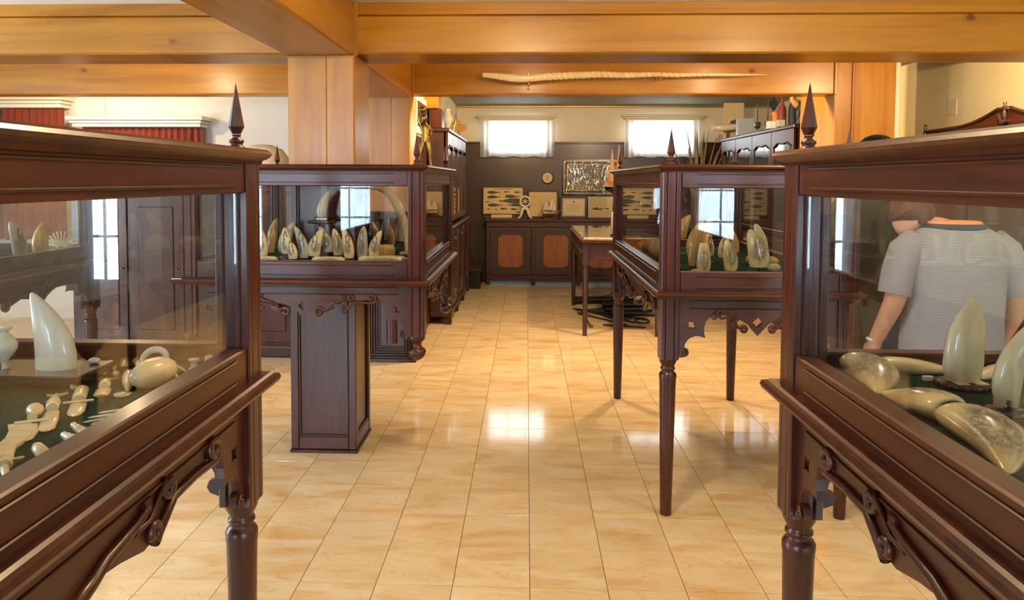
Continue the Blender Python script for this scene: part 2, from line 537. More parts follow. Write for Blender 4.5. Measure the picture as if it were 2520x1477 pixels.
    def frame(self, x0, x1, y0, y1, prof, closed=True):
        # profile [(outward, z)] swept round a rectangle with mitred corners
        rings = []
        cs = [(x0, y0, -1, -1), (x1, y0, 1, -1), (x1, y1, 1, 1), (x0, y1, -1, 1)]
        for cx, cy, sx, sy in cs:
            rings.append([(cx + sx * o, cy + sy * o, z) for o, z in prof])
        n = len(prof)
        vs = [p for r in rings for p in r]
        fs = []
        for i in range(4):
            k = (i + 1) % 4
            for j in range(n if closed else n - 1):
                l = (j + 1) % n
                fs.append((i * n + j, k * n + j, k * n + l, i * n + l))
        return self.add(vs, fs)

    def rot(self, mat):
        self.v = [tuple(mat @ Vector(p)) for p in self.v]
        return self

    def build(self, name, mat, parent=None, loc=None, world=True):
        me = bpy.data.meshes.new(name)
        off = Vector((0, 0, 0))
        if loc is not None:
            off = Vector(loc)
        elif parent is not None and world:
            off = parent_loc(parent)
        me.from_pydata([tuple(Vector(p) - off) for p in self.v], [], self.f)
        me.polygons.foreach_set('use_smooth', self.s)
        bm = bmesh.new(); bm.from_mesh(me)
        bmesh.ops.recalc_face_normals(bm, faces=bm.faces)
        bm.to_mesh(me); bm.free()
        me.update()
        me.materials.append(MATS[mat])
        o = bpy.data.objects.new(name, me)
        COL.objects.link(o)
        if parent is not None:
            o.parent = parent
        elif loc is not None:
            o.location = loc
        return o

def parent_loc(p):
    v = Vector((0, 0, 0))
    while p is not None:
        v += p.location
        p = p.parent
    return v

def thing(name, label, cat, loc=(0, 0, 0), group=None, rz=0.0):
    o = bpy.data.objects.new(name, None)
    COL.objects.link(o)
    o.location = loc
    o.rotation_euler = (0, 0, rz)
    o.empty_display_size = 0.1
    return tag(o, label, cat, group)

def tag(o, label, cat, group=None, kind=None):
    if label: o['label'] = label
    if cat: o['category'] = cat
    if group: o['group'] = group
    if kind: o['kind'] = kind
    return o

def struct(o, label=None):
    o['kind'] = 'structure'
    if label: o['label'] = label
    return o

def copy_tree(o, parent=None):
    c = o.copy()
    COL.objects.link(c)
    c.parent = parent
    for ch in o.children:
        copy_tree(ch, c)
    return c

def arc(cx, cz, r, a0, a1, n=8):
    return [(cx + r * cos(radians(a0 + (a1 - a0) * i / n)), cz + r * sin(radians(a0 + (a1 - a0) * i / n))) for i in range(n + 1)]

def spiral(cx, cz, r0, r1, a0, turns, n=18):
    return [(cx + (r0 + (r1 - r0) * i / n) * cos(a0 + turns * 2 * pi * i / n), cz + (r0 + (r1 - r0) * i / n) * sin(a0 + turns * 2 * pi * i / n)) for i in range(n + 1)]

# ================================================================== THE SETTING
# ---- floor: grout bed with marble tiles 0.301 x 0.303 m
TX, TY, OX, OY = 0.301, 0.303, 0.022, 3.372
fl = struct(MB().box(-6.6, 3.8, -3.3, 11.5, -0.08, -0.004).build('floor', 'grout'), 'cream and orange marble tiled floor')
tile_mb = MB().box(0.0012, TX - 0.0012, 0.0012, TY - 0.0012, -0.012, 0.0, ch=0.0008)
tile0 = None
rest = MB()
for j in range(-22, 27):
    y0 = OY + j * TY
    for i in range(-22, 13):
        x0 = OX + i * TX
        if x0 < -6.6 or x0 + TX > 3.8 or y0 < -3.3 or y0 + TY > 11.5:
            continue
        xc, yc = x0 + TX / 2, y0 + TY / 2
        vis = (-0.85 < xc < 0.7 and 2.4 < yc < 11.1) or (-2.3 < xc < -0.75 and 2.6 < yc < 6.4) or (0.55 < xc < 2.3 and 2.4 < yc < 5.9)
        if vis:
            if tile0 is None:
                tile0 = tile_mb.build('tile', 'marble', fl)
                o = tile0
            else:
                o = tile0.copy()
                COL.objects.link(o)
            o.parent = fl
            o.location = (x0, y0, random.uniform(-0.0002, 0.0002))
        else:
            rest.box(x0 + 0.0012, x0 + TX - 0.0012, y0 + 0.0012, y0 + TY - 0.0012, -0.012, 0.0)
o = rest.build('tile_field', 'marble', fl)
o['kind'] = 'stuff'

# ---- walls and ceilings
struct(MB().box(-1.2, 3.8, 11.35, 11.5, 0, 2.9).build('wall_back', 'wall_back_cream'), 'cream upper wall behind the far counter')
wn = MB().box(-1.08, 3.7, 11.31, 11.35, 0.0, 2.14).box(-1.08, 3.7, 11.29, 11.35, 2.135, 2.165, ch=0.006)
for xx in (-0.45, 0.5, 1.35, 2.2, 3.0):
    wn.box(xx, xx + 0.012, 11.303, 11.31, 0.1, 2.13)
struct(wn.build('trim_1', 'dark_Z'), 'dark brown wooden wainscot of the far wall')
struct(MB().box(-6.6, -1.08, 8.0, 8.15, 0, 2.9).build('wall_left_back', 'wall_white'), 'white wall with the curtained windows')
struct(MB().box(-1.2, -1.08, 6.45, 11.35, 0, 2.9).build('wall_left_aisle', 'wall_cream'))
struct(MB().box(-1.08, -1.05, 6.62, 11.31, 0, 2.0).build('trim_2', 'mahogany_Z'), 'brown wooden wainscot beside the tall cabinet')
struct(MB().box(3.7, 3.8, -3.3, 11.5, 0, 2.9).build('wall_right', 'wall_cream'), 'warm cream wall above the crested cabinet')
struct(MB().box(-6.6, -6.5, -3.3, 8.15, 0, 2.9).build('wall_left', 'wall_white'))
struct(MB().box(-6.6, 3.8, -3.3, -3.2, 0, 2.9).build('wall_rear', 'wall_white'))
struct(MB().box(-6.6, 3.8, -3.3, 6.35, 2.585, 2.72).build('ceiling', 'ceiling_white'), 'white plaster ceiling between the beams')
struct(MB().box(-6.6, -1.08, 6.35, 8.1, 2.6, 2.72).build('ceiling_left', 'ceiling_white'))
cf = struct(MB().box(-1.2, 3.8, 6.35, 11.5, 2.72, 2.85).build('ceiling_far', 'cornice_green'), 'mottled green-grey ceiling of the far bay')
MB().box(-1.07, 3.69, 11.30, 11.349, 2.69, 2.72, ch=0.005).build('edge_moulding', 'gilt_line', cf)

# ---- pine beams and columns
def beam(name, x0, x1, y0, y1, z0, z1, ax, seams=(), label=None):
    b = thing(name, None, None, ((x0 + x1) / 2, (y0 + y1) / 2, z0))
    struct(b, label)
    zs = [z0] + list(seams) + [z1]
    for k in range(len(zs) - 1):
        MB().box(x0, x1, y0, y1, zs[k] + (0.0015 if k else 0), zs[k + 1], ch=0.010 if k == 0 else 0.003).build('board', 'pine_' + ax, b)
    return b

beam('beam', -6.5, 3.7, 4.19, 4.54, 2.295, 2.585, 'X', (2.515,), 'knotty pine crossbeam at the top of the picture')
beam('beam', -1.365, -0.985, -3.2, 6.24, 2.275, 2.585, 'Y', (), 'pine beam running lengthwise into the panelled column')
b3 = beam('beam', -6.5, 2.56, 6.24, 6.45, 2.305, 2.62, 'X', (), 'pine crossbeam carrying the narwhal tusk')
beam('beam', -1.3, -0.935, 7.7, 8.05, 2.33, 2.72, 'X', (), 'short pine beam end above the tall cabinet')
for k, (x, y, z0, z1) in enumerate(((-0.985, 4.178, 2.28, 2.585), (-0.985, 6.228, 2.30, 2.6), (2.556, 6.228, 2.30, 2.6))):
    struct(MB().box(x - 0.004, x + 0.02, y - 0.006, y + 0.012, z0, z1, ch=0.004).build('trim_%d' % (3 + k), 'pine_Z'), 'narrow pine cover strip at a beam joint')

def panel_face(mb, u0, u1, z0, z1, st, rl, face, depth, plane):
    pass

# column 1: pine shaft above, dark panelled cladding below
c1 = struct(thing('column', None, None, (-1.16, 4.30, 0)), 'square column, pine above and dark panelled wood below')
MB().box(-1.35, -0.97, 4.11, 4.49, 1.60, 2.275, ch=0.006).build('pine_shaft', 'pine_Z', c1)
MB().box(-1.345, -1.13, 4.104, 4.112, 1.66, 2.27, ch=0.002).build('shaft_board', 'pine_Z', c1)
MB().box(-1.128, -0.975, 4.104, 4.112, 1.66, 2.27, ch=0.002).build('shaft_board', 'pine_Z', c1)
MB().box(-1.356, -0.964, 4.10, 4.50, 2.262, 2.275, ch=0.004).build('capital_strip', 'pine_X', c1)
MB().box(-1.335, -0.985, 4.125, 4.475, 0, 1.62).build('panel_core', 'mahogany_Z', c1)
fr = MB()
for sx in (-1.35, -0.97 - 0.045):
    for sy in (4.11, 4.49 - 0.045):
        fr.box(sx, sx + 0.045, sy, sy + 0.045, 0.02, 1.62, ch=0.004)
fr.build('stile_frame', 'mahogany_Z', c1)
for (a, b_, c, d) in ((-1.305, -1.015, 4.112, 4.13), (-1.305, -1.015, 4.47, 4.488), (-1.348, -1.33, 4.155, 4.445), (-0.99, -0.972, 4.155, 4.445)):
    MB().box(a, b_, c, d, 0.02, 0.095, ch=0.004).build('bottom_rail', 'mahogany_X', c1)
    MB().box(a, b_, c, d, 1.54, 1.62, ch=0.004).build('top_rail', 'mahogany_X', c1)
MB().box(-1.357, -0.963, 4.103, 4.497, 0.0, 0.018, ch=0.004).build('plinth_strip', 'dark_X', c1)
bd = MB()
for (x0, x1, y0, y1) in ((-1.305, -1.015, 4.115, 4.127), ):
    bd.box(x0, x0 + 0.012, 4.112, 4.126, 0.095, 1.54, ch=0.004); bd.box(x1 - 0.012, x1, 4.112, 4.126, 0.095, 1.54, ch=0.004)
    bd.box(x0, x1, 4.112, 4.126, 0.095, 0.107, ch=0.004)
bd.box(-0.986, -0.974, 4.155, 4.167, 0.095, 1.54, ch=0.004); bd.box(-0.986, -0.974, 4.433, 4.445, 0.095, 1.54, ch=0.004)
bd.box(-0.986, -0.974, 4.155, 4.445, 0.095, 0.107, ch=0.004)
bd.build('panel_bead', 'dark_Z', c1)

# column 2: pine shaft above, reeded dark base
c2 = struct(thing('column', None, None, (-1.18, 6.42, 0)), 'square pine column with a reeded dark wooden base')
MB().box(-1.365, -0.995, 6.24, 6.61, 1.3, 2.305, ch=0.006).build('pine_shaft', 'pine_Z', c2)
MB().box(-1.365, -1.16, 6.234, 6.242, 1.66, 2.3, ch=0.002).build('shaft_board', 'pine_Z', c2)
MB().box(-1.158, -1.0, 6.234, 6.242, 1.66, 2.3, ch=0.002).build('shaft_board', 'pine_Z', c2)
MB().box(-1.36, -0.97, 6.25, 6.62, 0.02, 1.3).build('base_core', 'dark_Z', c2)
MB().box(-1.375, -0.945, 6.215, 6.63, 0.0, 0.03, ch=0.004).build('plinth', 'dark_X', c2)
for k in range(5):
    t = MB()
    o_ = 0.022 * k
    t.box(-1.365 + o_, -1.347 + o_, 6.222 + k * 0.005, 6.26, 0.03, 1.3, ch=0.006)
    t.box(-0.973 - o_, -0.955 - o_, 6.222 + k * 0.005, 6.26, 0.03, 1.3, ch=0.006)
    t.box(-1.365 + o_, -0.955 - o_, 6.222 + k * 0.005, 6.26, 0.03 + o_, 0.048 + o_, ch=0.006)
    t.build('reeded_moulding', 'dark_Z', c2)
MB().lathe([(0.06, 0.16), (0.06, 1.25)], (-1.16, 6.285, 0), 18).build('half_round_panel', 'mahogany_Z', c2)

# right column, against the right wall
c3 = struct(thing('column', None, None, (2.81, 6.6, 0)), 'orange pine column beside the cream wall')
MB().box(2.56, 3.06, 6.24, 7.0, 0, 2.72, ch=0.006).build('pine_shaft', 'pine_Z', c3)
MB().box(2.715, 3.055, 6.226, 6.24, 0, 2.6, ch=0.004).build('face_board', 'pine_Z', c3)
MB().box(2.70, 2.716, 6.220, 6.24, 0, 2.6, ch=0.004).build('cover_strip', 'pine_Z', c3)
MB().box(3.05, 3.085, 6.215, 6.30, 0, 2.6, ch=0.004).build('edge_strip', 'pelmet_cream', c3)

# ---- windows and curtains
def curtain_mesh(x0, x1, z0, z1, y, pleats, amp, face=-1, pinch=0.0):
    n = pleats * 6
    mb = MB()
    rows = [z1, z1 - (z1 - z0) * 0.15, (z0 + z1) / 2, z0 + 0.02, z0]
    ph = random.random() * 6
    grid = []
    for ri, z in enumerate(rows):
        row = []
        k = ri / (len(rows) - 1)
        for i in range(n + 1):
            t = i / n
            a = amp * (0.7 + 0.5 * k)
            yy = y + a * sin(2 * pi * pleats * t + ph + 0.5 * sin(9 * t)) + 0.3 * a * sin(2 * pi * pleats * 2.3 * t)
            row.append((x0 + (x1 - x0) * t, yy, z + (0.008 * sin(23 * t + ph) if ri == len(rows) - 1 else 0)))
        grid.append(row)
    vs = [p for r in grid for p in r]
    m = n + 1
    fs = [(r * m + i, r * m + i + 1, (r + 1) * m + i + 1, (r + 1) * m + i) for r in range(len(rows) - 1) for i in range(n)]
    return mb.add(vs, fs, True)

def pelmet(name, label, x0, x1, yb, z0, z1, mat, depth=0.2, group=None):
    # stepped box pelmet in front of the wall plane yb (towards -Y)
    t = thing(name, label, 'pelmet', ((x0 + x1) / 2, yb, z0), group)
    h = (z1 - z0)
    MB().box(x0, x1, yb - depth, yb, z0 + h * 0.62, z1, ch=0.006).build('top_board', mat, t)
    MB().box(x0 + 0.025, x1 - 0.025, yb - depth + 0.022, yb, z0 + h * 0.34, z0 + h * 0.58, ch=0.006).build('middle_board', mat, t)
    MB().box(x0 + 0.045, x1 - 0.045, yb - depth + 0.045, yb, z0, z0 + h * 0.3, ch=0.006).build('lower_board', mat, t)
    MB().box(x0 + 0.06, x1 - 0.06, yb - depth + 0.06, yb, z0 + 0.004, z1 - 0.01).build('backing', mat, t)
    return t

def window(n, x0, x1, z0, z1, yb, face, mat, nx=2, nz=3, label=None):
    # face = -1: looks towards -Y from the wall plane yb
    t = struct(thing('window_%d' % n, None, None, ((x0 + x1) / 2, yb, z0)), label)
    y1 = yb + face * 0.03
    fr = MB()
    for a in (x0, x1 - 0.045):
        fr.box(a, a + 0.045, yb, y1, z0, z1, ch=0.004)
    fr.box(x0, x1, yb, y1, z0, z0 + 0.045, ch=0.004).box(x0, x1, yb, y1, z1 - 0.045, z1, ch=0.004)
    fr.build('window_frame', 'pelmet_white', t)
    yp = yb + face * 0.010
    W_, H_ = (x1 - x0 - 0.09) / nx, (z1 - z0 - 0.09) / nz
    for i in range(nx):
        for k in range(nz):
            a, c = x0 + 0.045 + i * W_, z0 + 0.045 + k * H_
            MB().box(a + 0.012, a + W_ - 0.012, yp - 0.002, yp + 0.002, c + 0.012, c + H_ - 0.012).build('pane', mat, t)
    mu = MB()
    for i in range(1, nx):
        mu.box(x0 + 0.045 + i * W_ - 0.012, x0 + 0.045 + i * W_ + 0.012, yb, yb + face * 0.026, z0 + 0.04, z1 - 0.04)
    for k in range(1, nz):
        mu.box(x0 + 0.04, x1 - 0.04, yb, yb + face * 0.024, z0 + 0.045 + k * H_ - 0.012, z0 + 0.045 + k * H_ + 0.012)
    mu.build('glazing_bar', 'pelmet_white', t)
    return t

window(1, -0.62, 0.34, 1.98, 2.50, 11.285, -1, 'daylight_far', 3, 1, 'bright small window above the whale chart')
window(2, 1.56, 2.54, 1.98, 2.50, 11.285, -1, 'daylight_far', 3, 1, 'bright small window above the sailing boat')
tag(curtain_mesh(-0.715, 0.42, 1.93, 2.479, 11.20, 13, 0.016).build('curtain', 'sheer_white', loc=(-0.15, 11.20, 1.93)), 'white sheer curtain over the far window above the whale chart', 'curtain', 'sheer curtains of the far wall')
tag(curtain_mesh(1.475, 2.635, 1.935, 2.489, 11.20, 13, 0.016).build('curtain', 'sheer_white', loc=(2.05, 11.20, 1.93)), 'white sheer curtain over the far window beside the dried grasses', 'curtain', 'sheer curtains of the far wall')
pelmet('pelmet', 'cream wooden pelmet over the far window above the whale chart', -0.775, 0.445, 11.30, 2.48, 2.56, 'pelmet_cream', 0.17, 'pelmets of the far wall')
pelmet('pelmet', 'cream wooden pelmet over the far window beside the dried grasses', 1.435, 2.68, 11.30, 2.49, 2.575, 'pelmet_cream', 0.17, 'pelmets of the far wall')

# left wall windows behind red curtains
pelmet('pelmet', 'white stepped pelmet high at the picture edge over red curtains', -6.4, -5.02, 8.0, 2.345, 2.475, 'pelmet_white', 0.24, 'white pelmets of the white wall')
pelmet('pelmet', 'white stepped pelmet over the pleated red-brown curtain nearer the column', -4.99, -3.478, 8.0, 2.138, 2.252, 'pelmet_white', 0.24, 'white pelmets of the white wall')
tag(curtain_mesh(-6.3, -5.80, 0.9, 2.345, 7.88, 6, 0.022).build('curtain', 'red_curtain', loc=(-6.0, 7.88, 0.9)), 'red curtain panel at the very edge of the picture', 'curtain', 'red curtains')
tag(curtain_mesh(-5.76, -5.06, 0.9, 2.345, 7.88, 9, 0.022).build('curtain', 'red_curtain', loc=(-5.4, 7.88, 0.9)), 'red pleated curtain under the higher white pelmet', 'curtain', 'red curtains')
tag(curtain_mesh(-4.875, -3.54, 0.9, 2.138, 7.88, 18, 0.022).build('curtain', 'red_curtain', loc=(-4.2, 7.88, 0.9)), 'red-brown pleated curtain under the lower white pelmet', 'curtain', 'red curtains')
tag(MB().tube([(-4.72, 7.985, 2.52), (-4.69, 7.985, 2.505), (-4.685, 7.985, 2.46), (-4.68, 7.985, 2.25)], 0.004, 6).build('cable', 'pelmet_white', loc=(-4.69, 7.985, 2.25)), 'thin white cable running down the wall to the pelmet', 'cable')

# tall windows of the rear wall (behind the viewer, seen only in reflections)
REAR = ((3, -2.96, -2.24, -2.72, -2.26, -3.42, -2.98, 'the column case'), (4, 2.28, 2.98, 2.30, 2.97, 3.0, 3.3, 'the case on slender legs'), (5, -4.22, -3.86, -4.2, -3.88, -3.84, -3.60, 'the near case of ivory tools'))
for n, x0, x1, a0, a1, d0, d1, where in REAR:
    window(n, x0, x1, 0.55, 2.35, -3.2, 1, 'daylight_rear', 2, 4)
    tag(curtain_mesh(a0, a1, 0.50, 2.38, -3.08, 5, 0.02).build('curtain', 'sheer_blue', loc=((a0 + a1) / 2, -3.08, 0.5)), 'pale sheer curtain of a tall window mirrored in ' + where, 'curtain', 'rear window curtains')
    tag(curtain_mesh(d0, d1, 0.1, 2.40, -3.05, 5, 0.03).build('drape', 'drape_olive', loc=((d0 + d1) / 2, -3.05, 0.1)), 'dark drape beside a tall window mirrored in ' + where, 'drape', 'rear window drapes')
window(7, 2.08, 2.19, 0.75, 2.35, -3.2, 1, 'daylight_rear', 1, 1)

# tall unseen window added to the left room as fill light
lw = struct(thing('window_6', None, None, (-6.5, 2.6, 0.5)))
for k in range(3):
    MB().box(-6.497, -6.49, 1.6 + k * 0.66, 2.2 + k * 0.66, 0.6, 2.3).build('pane', 'side_fill', lw)
MB().box(-6.5, -6.47, 1.52, 1.58, 0.5, 2.4).box(-6.5, -6.47, 3.54, 3.6, 0.5, 2.4).box(-6.5, -6.47, 1.5, 3.6, 2.32, 2.4).box(-6.5, -6.47, 1.5, 3.6, 0.5, 0.58).build('window_frame', 'pelmet_white', lw)
struct(MB().box(-1.9, 1.9, -3.2, -3.15, 0, 2.1).build('trim_6', 'dark_Z'), 'dark wooden panelling of the rear wall')

# ================================================================== DISPLAY CASES
PS = 0.085
DECK = 1.112
TOPZ = 1.655

def finial_mb(c, h=0.165, s=0.0175):
    mb = MB()
    x, y, z = c
    mb.lathe([(0.021, 0), (0.021, 0.005), (0.016, 0.008), (0.014, 0.013), (0.018, 0.017), (0.018, 0.022), (0.011, 0.027), (0.009, 0.032), (0.012, 0.036)], c, 14)
    rings = []
    for r, zz in ((0.55, 0.038), (1.0, 0.056), (0.02, h)):
        a = s * r
        rings.append([(x + a * p, y + a * q, z + zz) for p, q in ((1, 0.45), (0.45, 1), (-0.45, 1), (-1, 0.45), (-1, -0.45), (-0.45, -1), (0.45, -1), (1, -0.45))])
    mb.loft(rings, smooth=False)
    return mb

def leg_mb(x, y):
    return MB().lathe([(0.025, 0), (0.027, 0.005), (0.033, 0.35), (0.0385, 0.64), (0.0405, 0.66), (0.0405, 0.672), (0.036, 0.680), (0.030, 0.686), (0.029, 0.694),
                       (0.034, 0.698), (0.034, 0.705), (0.029, 0.709), (0.031, 0.718), (0.040, 0.735), (0.042, 0.748)], (x, y, 0), 20)

def drop_mb(x, y):
    return MB().lathe([(0.003, 0.640), (0.016, 0.645), (0.030, 0.655), (0.043, 0.672), (0.046, 0.688), (0.040, 0.703), (0.026, 0.712), (0.022, 0.720), (0.023, 0.733),
                       (0.030, 0.743), (0.040, 0.752), (0.043, 0.762), (0.042, 0.772)], (x, y, 0), 20)

def post_mb(x, y, z0, z1, h=PS / 2):
    g, d = 0.020, 0.004
    side = [(-h + 0.004, -h), (-g - d, -h), (-g, -h + d), (-g + d, -h), (g - d, -h), (g, -h + d), (g + d, -h), (h - 0.004, -h)]
    poly = []
    for k in range(4):
        ca, sa = cos(k * pi / 2), sin(k * pi / 2)
        poly += [(x + p * ca - q * sa, y + p * sa + q * ca) for p, q in side]
    return MB().prism(poly, 'XY', z0, z1)

def apron_half(Lh):
    B = 0.19
    S = Lh - B
    e = [(0.177, 0.957), (0.145, 0.952), (0.126, 0.928), (0.117, 0.897), (0.118, 0.872), (0.124, 0.850), (0.10, 0.857), (0.078, 0.858), (0.055, 0.850), (0.040, 0.836),
         (0.030, 0.818), (0.027, 0.802), (0.044, 0.796), (0.050, 0.780), (0.042, 0.765), (0.020, 0.757), (0.0, 0.757)]
    pts = [(0.0, 0.862), (0.034, 0.900), (0.05, 0.918), (max(0.075, 0.26 * S), 0.932), (0.45 * S + 0.02, 0.946), (0.75 * S, 0.955), (S, 0.957), (S + 0.004, 0.972), (S + 0.010, 0.957)]
    if S > 0.5:
        pts = pts[:3] + [(0.14 * S, 0.912), (0.30 * S, 0.918), (0.44 * S, 0.905), (0.56 * S, 0.886), (0.66 * S, 0.895), (0.74 * S, 0.922), (0.84 * S, 0.944)] + pts[-3:]
    return pts + [(Lh - a, b) for a, b in e], S

def scroll_paths(Lh):
    S = Lh - 0.19
    k = min(1.25, max(0.75, S / 0.36))
    out = []
    a = spiral(0.10 * k, 0.893, 0.006, 0.024 * k, 0.5, 1.35, 16)[:-1]
    a = [(0.10 * k + (u - 0.10 * k) * -1, z) for u, z in a]
    tail = [(0.16 * k + 0.0, 0.922), (0.30 * S + 0.04, 0.937), (0.46 * S + 0.03, 0.951), (0.52 * S + 0.035, 0.966), (0.53 * S + 0.03, 0.979), (0.51 * S + 0.022, 0.977)]
    out.append((spiral(0.088 * k, 0.893, 0.005, 0.024 * k, 2.2, -1.3, 16) + tail, 0.011 * k))
    b = spiral(0.68 * S + 0.01, 0.972, 0.004, 0.019 * k, -2.6, -1.25, 14)
    b = b + [(0.56 * S + 0.015, 0.938), (0.50 * S, 0.936)]
    out.append((b, 0.008 * k))
    c = spiral(0.60 * S, 0.908, 0.004, 0.018 * k, 0.0, -1.25, 14)
    c = c + [(0.72 * S, 0.943), (0.86 * S, 0.947), (0.97 * S, 0.943)] + spiral(1.0 * S - 0.0, 0.968, 0.024 * k, 0.005, -1.2, 1.3, 16)
    out.append((c, 0.008 * k))
    d = spiral(Lh - 0.16, 0.948, 0.004, 0.014, 0.4, -1.1, 12)
    out.append((d, 0.006))
    f = spiral(Lh - 0.030, 0.778, 0.004, 0.016, 2.0, -1.1, 12)
    out.append((f, 0.006))
    return out

def display_case(label, x0, x1, y0, y1, style='legs', group='carved mahogany display cases', DECK=DECK):
    xc, yc = (x0 + x1) / 2, (y0 + y1) / 2
    T = thing('display_case', label, 'display case', (xc, yc, 0), group)
    h = PS / 2
    corners = [(x0 + h, y0 + h), (x1 - h, y0 + h), (x1 - h, y1 - h), (x0 + h, y1 - h)]
    zb = 0.748 if style == 'legs' else 0.772
    for (a, b) in corners:
        post_mb(a, b, zb, 1.622).build('corner_post', 'mahogany_Z', T)
        if style == 'legs':
            leg_mb(a, b).build('leg', 'mahogany_Z', T)
        else:
            drop_mb(a, b).build('drop_finial', 'mahogany_Z', T)
        finial_mb((a, b, TOPZ)).build('finial', 'mahogany_Z', T)
    # rails, panes, aprons on the four sides
    sides = [('front', xc, (x1 - x0) / 2 - PS, lambda u, t, z: (xc + u, y0 - t, z), 'X'),
             ('back', xc, (x1 - x0) / 2 - PS, lambda u, t, z: (xc + u, y1 + t, z), 'X'),
             ('left', yc, (y1 - y0) / 2 - PS, lambda u, t, z: (x0 - t, yc + u, z), 'Y'),
             ('right', yc, (y1 - y0) / 2 - PS, lambda u, t, z: (x1 + t, yc + u, z), 'Y')]
    for nm, uc, Lh, fn, ax in sides:
        def put(mb, name, mat, par=T):
            mb.v = [fn(*p) for p in mb.v]
            return mb.build(name, mat, par)
        # local coordinates: x = u along the side, y = t outwards, z
        m = 'mahogany_' + ax
        fr = MB().box(-Lh, Lh, -0.055, -0.006, 1.545, 1.624, ch=0.004)
        fz = put(fr, 'frieze_rail', m)
        put(MB().box(-Lh + 0.07, Lh - 0.07, -0.006, -0.001, 1.606, 1.612, ch=0.002), 'bead', m, fz)
        put(MB().box(-Lh + 0.07, Lh - 0.07, -0.006, -0.001, 1.560, 1.566, ch=0.002), 'bead', m, fz)
        br = put(MB().box(-Lh, Lh, -0.055, -0.006, 1.066, 1.158, ch=0.004), 'bottom_rail', m)
        put(MB().box(-Lh + 0.07, Lh - 0.07, -0.006, -0.0005, 1.136, 1.142, ch=0.002), 'bead', m, br)
        put(MB().box(-Lh + 0.07, Lh - 0.07, -0.006, -0.0005, 1.084, 1.090, ch=0.002), 'bead', m, br)
        put(MB().box(-Lh + 0.001, Lh - 0.001, -0.035, -0.030, 1.156, 1.547), 'glass_pane', 'glass')
        half, S = apron_half(Lh)
        poly = [(-Lh, 1.04)] + [(-u, z) for u, z in half[::-1]][:-1] + half + [(Lh, 1.04)]
        hs = 0.016
        def sq(cu, cz, r):
            return [(cu - r, cz - r), (cu, cz - r * 0.8), (cu + r, cz - r), (cu + r * 0.8, cz), (cu + r, cz + r), (cu, cz + r * 0.8), (cu - r, cz + r), (cu - r * 0.8, cz)]
        def dm(cu, cz, r):
            return [(cu, cz - r), (cu + r * 0.5, cz - r * 0.42), (cu + r, cz), (cu + r * 0.5, cz + r * 0.42), (cu, cz + r), (cu - r * 0.5, cz + r * 0.42), (cu - r, cz), (cu - r * 0.5, cz - r * 0.42)]
        holes = [sq(Lh - 0.06, 0.91, hs), sq(-Lh + 0.06, 0.91, hs), dm(0, 0.925, 0.024)]
        ap = put(MB().prism(poly, 'XZ', -0.038, -0.018, holes), 'apron', m)
        put(MB().box(-Lh + 0.05, Lh - 0.05, -0.018, -0.013, 1.020, 1.026, ch=0.002), 'bead', m, ap)
        put(MB().box(-Lh + 0.05, Lh - 0.05, -0.018, -0.013, 0.984, 0.990, ch=0.002), 'bead', m, ap)
        for sg in (-1, 1):
            for path, r in scroll_paths(Lh):
                n = len(path)
                rad = [r * (0.55 + 0.45 * min(1, min(i, n - 1 - i) / 5)) for i in range(n)]
                put(MB().tube([(sg * u, -0.014, z) for u, z in path], rad, 7), 'scroll', m, ap)
    MB().frame(x0, x1, y0, y1, [(-0.06, 1.036), (0.022, 1.036), (0.027, 1.042), (0.034, 1.044), (0.038, 1.054), (0.034, 1.064), (0.024, 1.067), (0.018, 1.072), (0.010, 1.072), (-0.06, 1.068)]).build('ledge_moulding', 'mahogany_X', T)
    MB().frame(x0, x1, y0, y1, [(-0.07, 1.618), (0.004, 1.618), (0.006, 1.626), (0.014, 1.630), (0.021, 1.636), (0.025, 1.643), (0.022, 1.650), (0.014, 1.655), (-0.07, 1.655)]).build('cornice', 'mahogany_X', T)
    MB().box(x0 + 0.068, x1 - 0.068, y0 + 0.068, y1 - 0.068, 1.640, 1.645).build('top_glass', 'glass', T)
    MB().box(x0 + 0.05, x1 - 0.05, y0 + 0.05, y1 - 0.05, 1.06, DECK - 0.004).build('deck_board', 'dark_X', T)
    MB().box(x0 + 0.056, x1 - 0.056, y0 + 0.056, y1 - 0.056, DECK - 0.004, DECK).build('baize', 'baize', T)
    return T

CASE_NL = display_case('glass display case of small ivory tools, cut by the lower left corner', -1.54, -0.69, 0.0, 1.87)
CASE_NR = display_case('glass display case of large lying whale teeth, cut by the lower right corner', 0.648, 1.498, 0.0, 1.87)
CASE_ML = display_case('wide glass display case of engraved teeth built round the panelled column', -1.79, -0.52, 3.70, 5.12, 'drops', DECK=1.138)
CASE_MR = display_case('glass display case of teeth on slender round legs across the aisle', 0.625, 1.52, 3.38, 5.31)
CASE_FL = display_case('distant display case of teeth seen only through the near ivory case', -3.62, -2.75, 2.70, 4.60)

# ================================================================== CONTENTS OF THE CASES
PROFILE = [(0.0, 0.80), (0.04, 0.88), (0.12, 0.95), (0.26, 1.0), (0.42, 0.985), (0.56, 0.92), (0.69, 0.81), (0.80, 0.67), (0.89, 0.50), (0.95, 0.34), (0.985, 0.19), (1.0, 0.03)]

FAT = [(0.0, 0.60), (0.03, 0.78), (0.10, 0.93), (0.22, 1.0), (0.38, 0.98), (0.52, 0.88), (0.65, 0.71), (0.76, 0.54), (0.86, 0.37), (0.94, 0.22), (0.98, 0.12), (1.0, 0.03)]
BARREL = [(0.0, 0.55), (0.05, 0.74), (0.15, 0.92), (0.32, 1.0), (0.55, 0.96), (0.75, 0.84), (0.88, 0.74), (0.95, 0.70), (0.985, 0.62), (1.0, 0.45)]

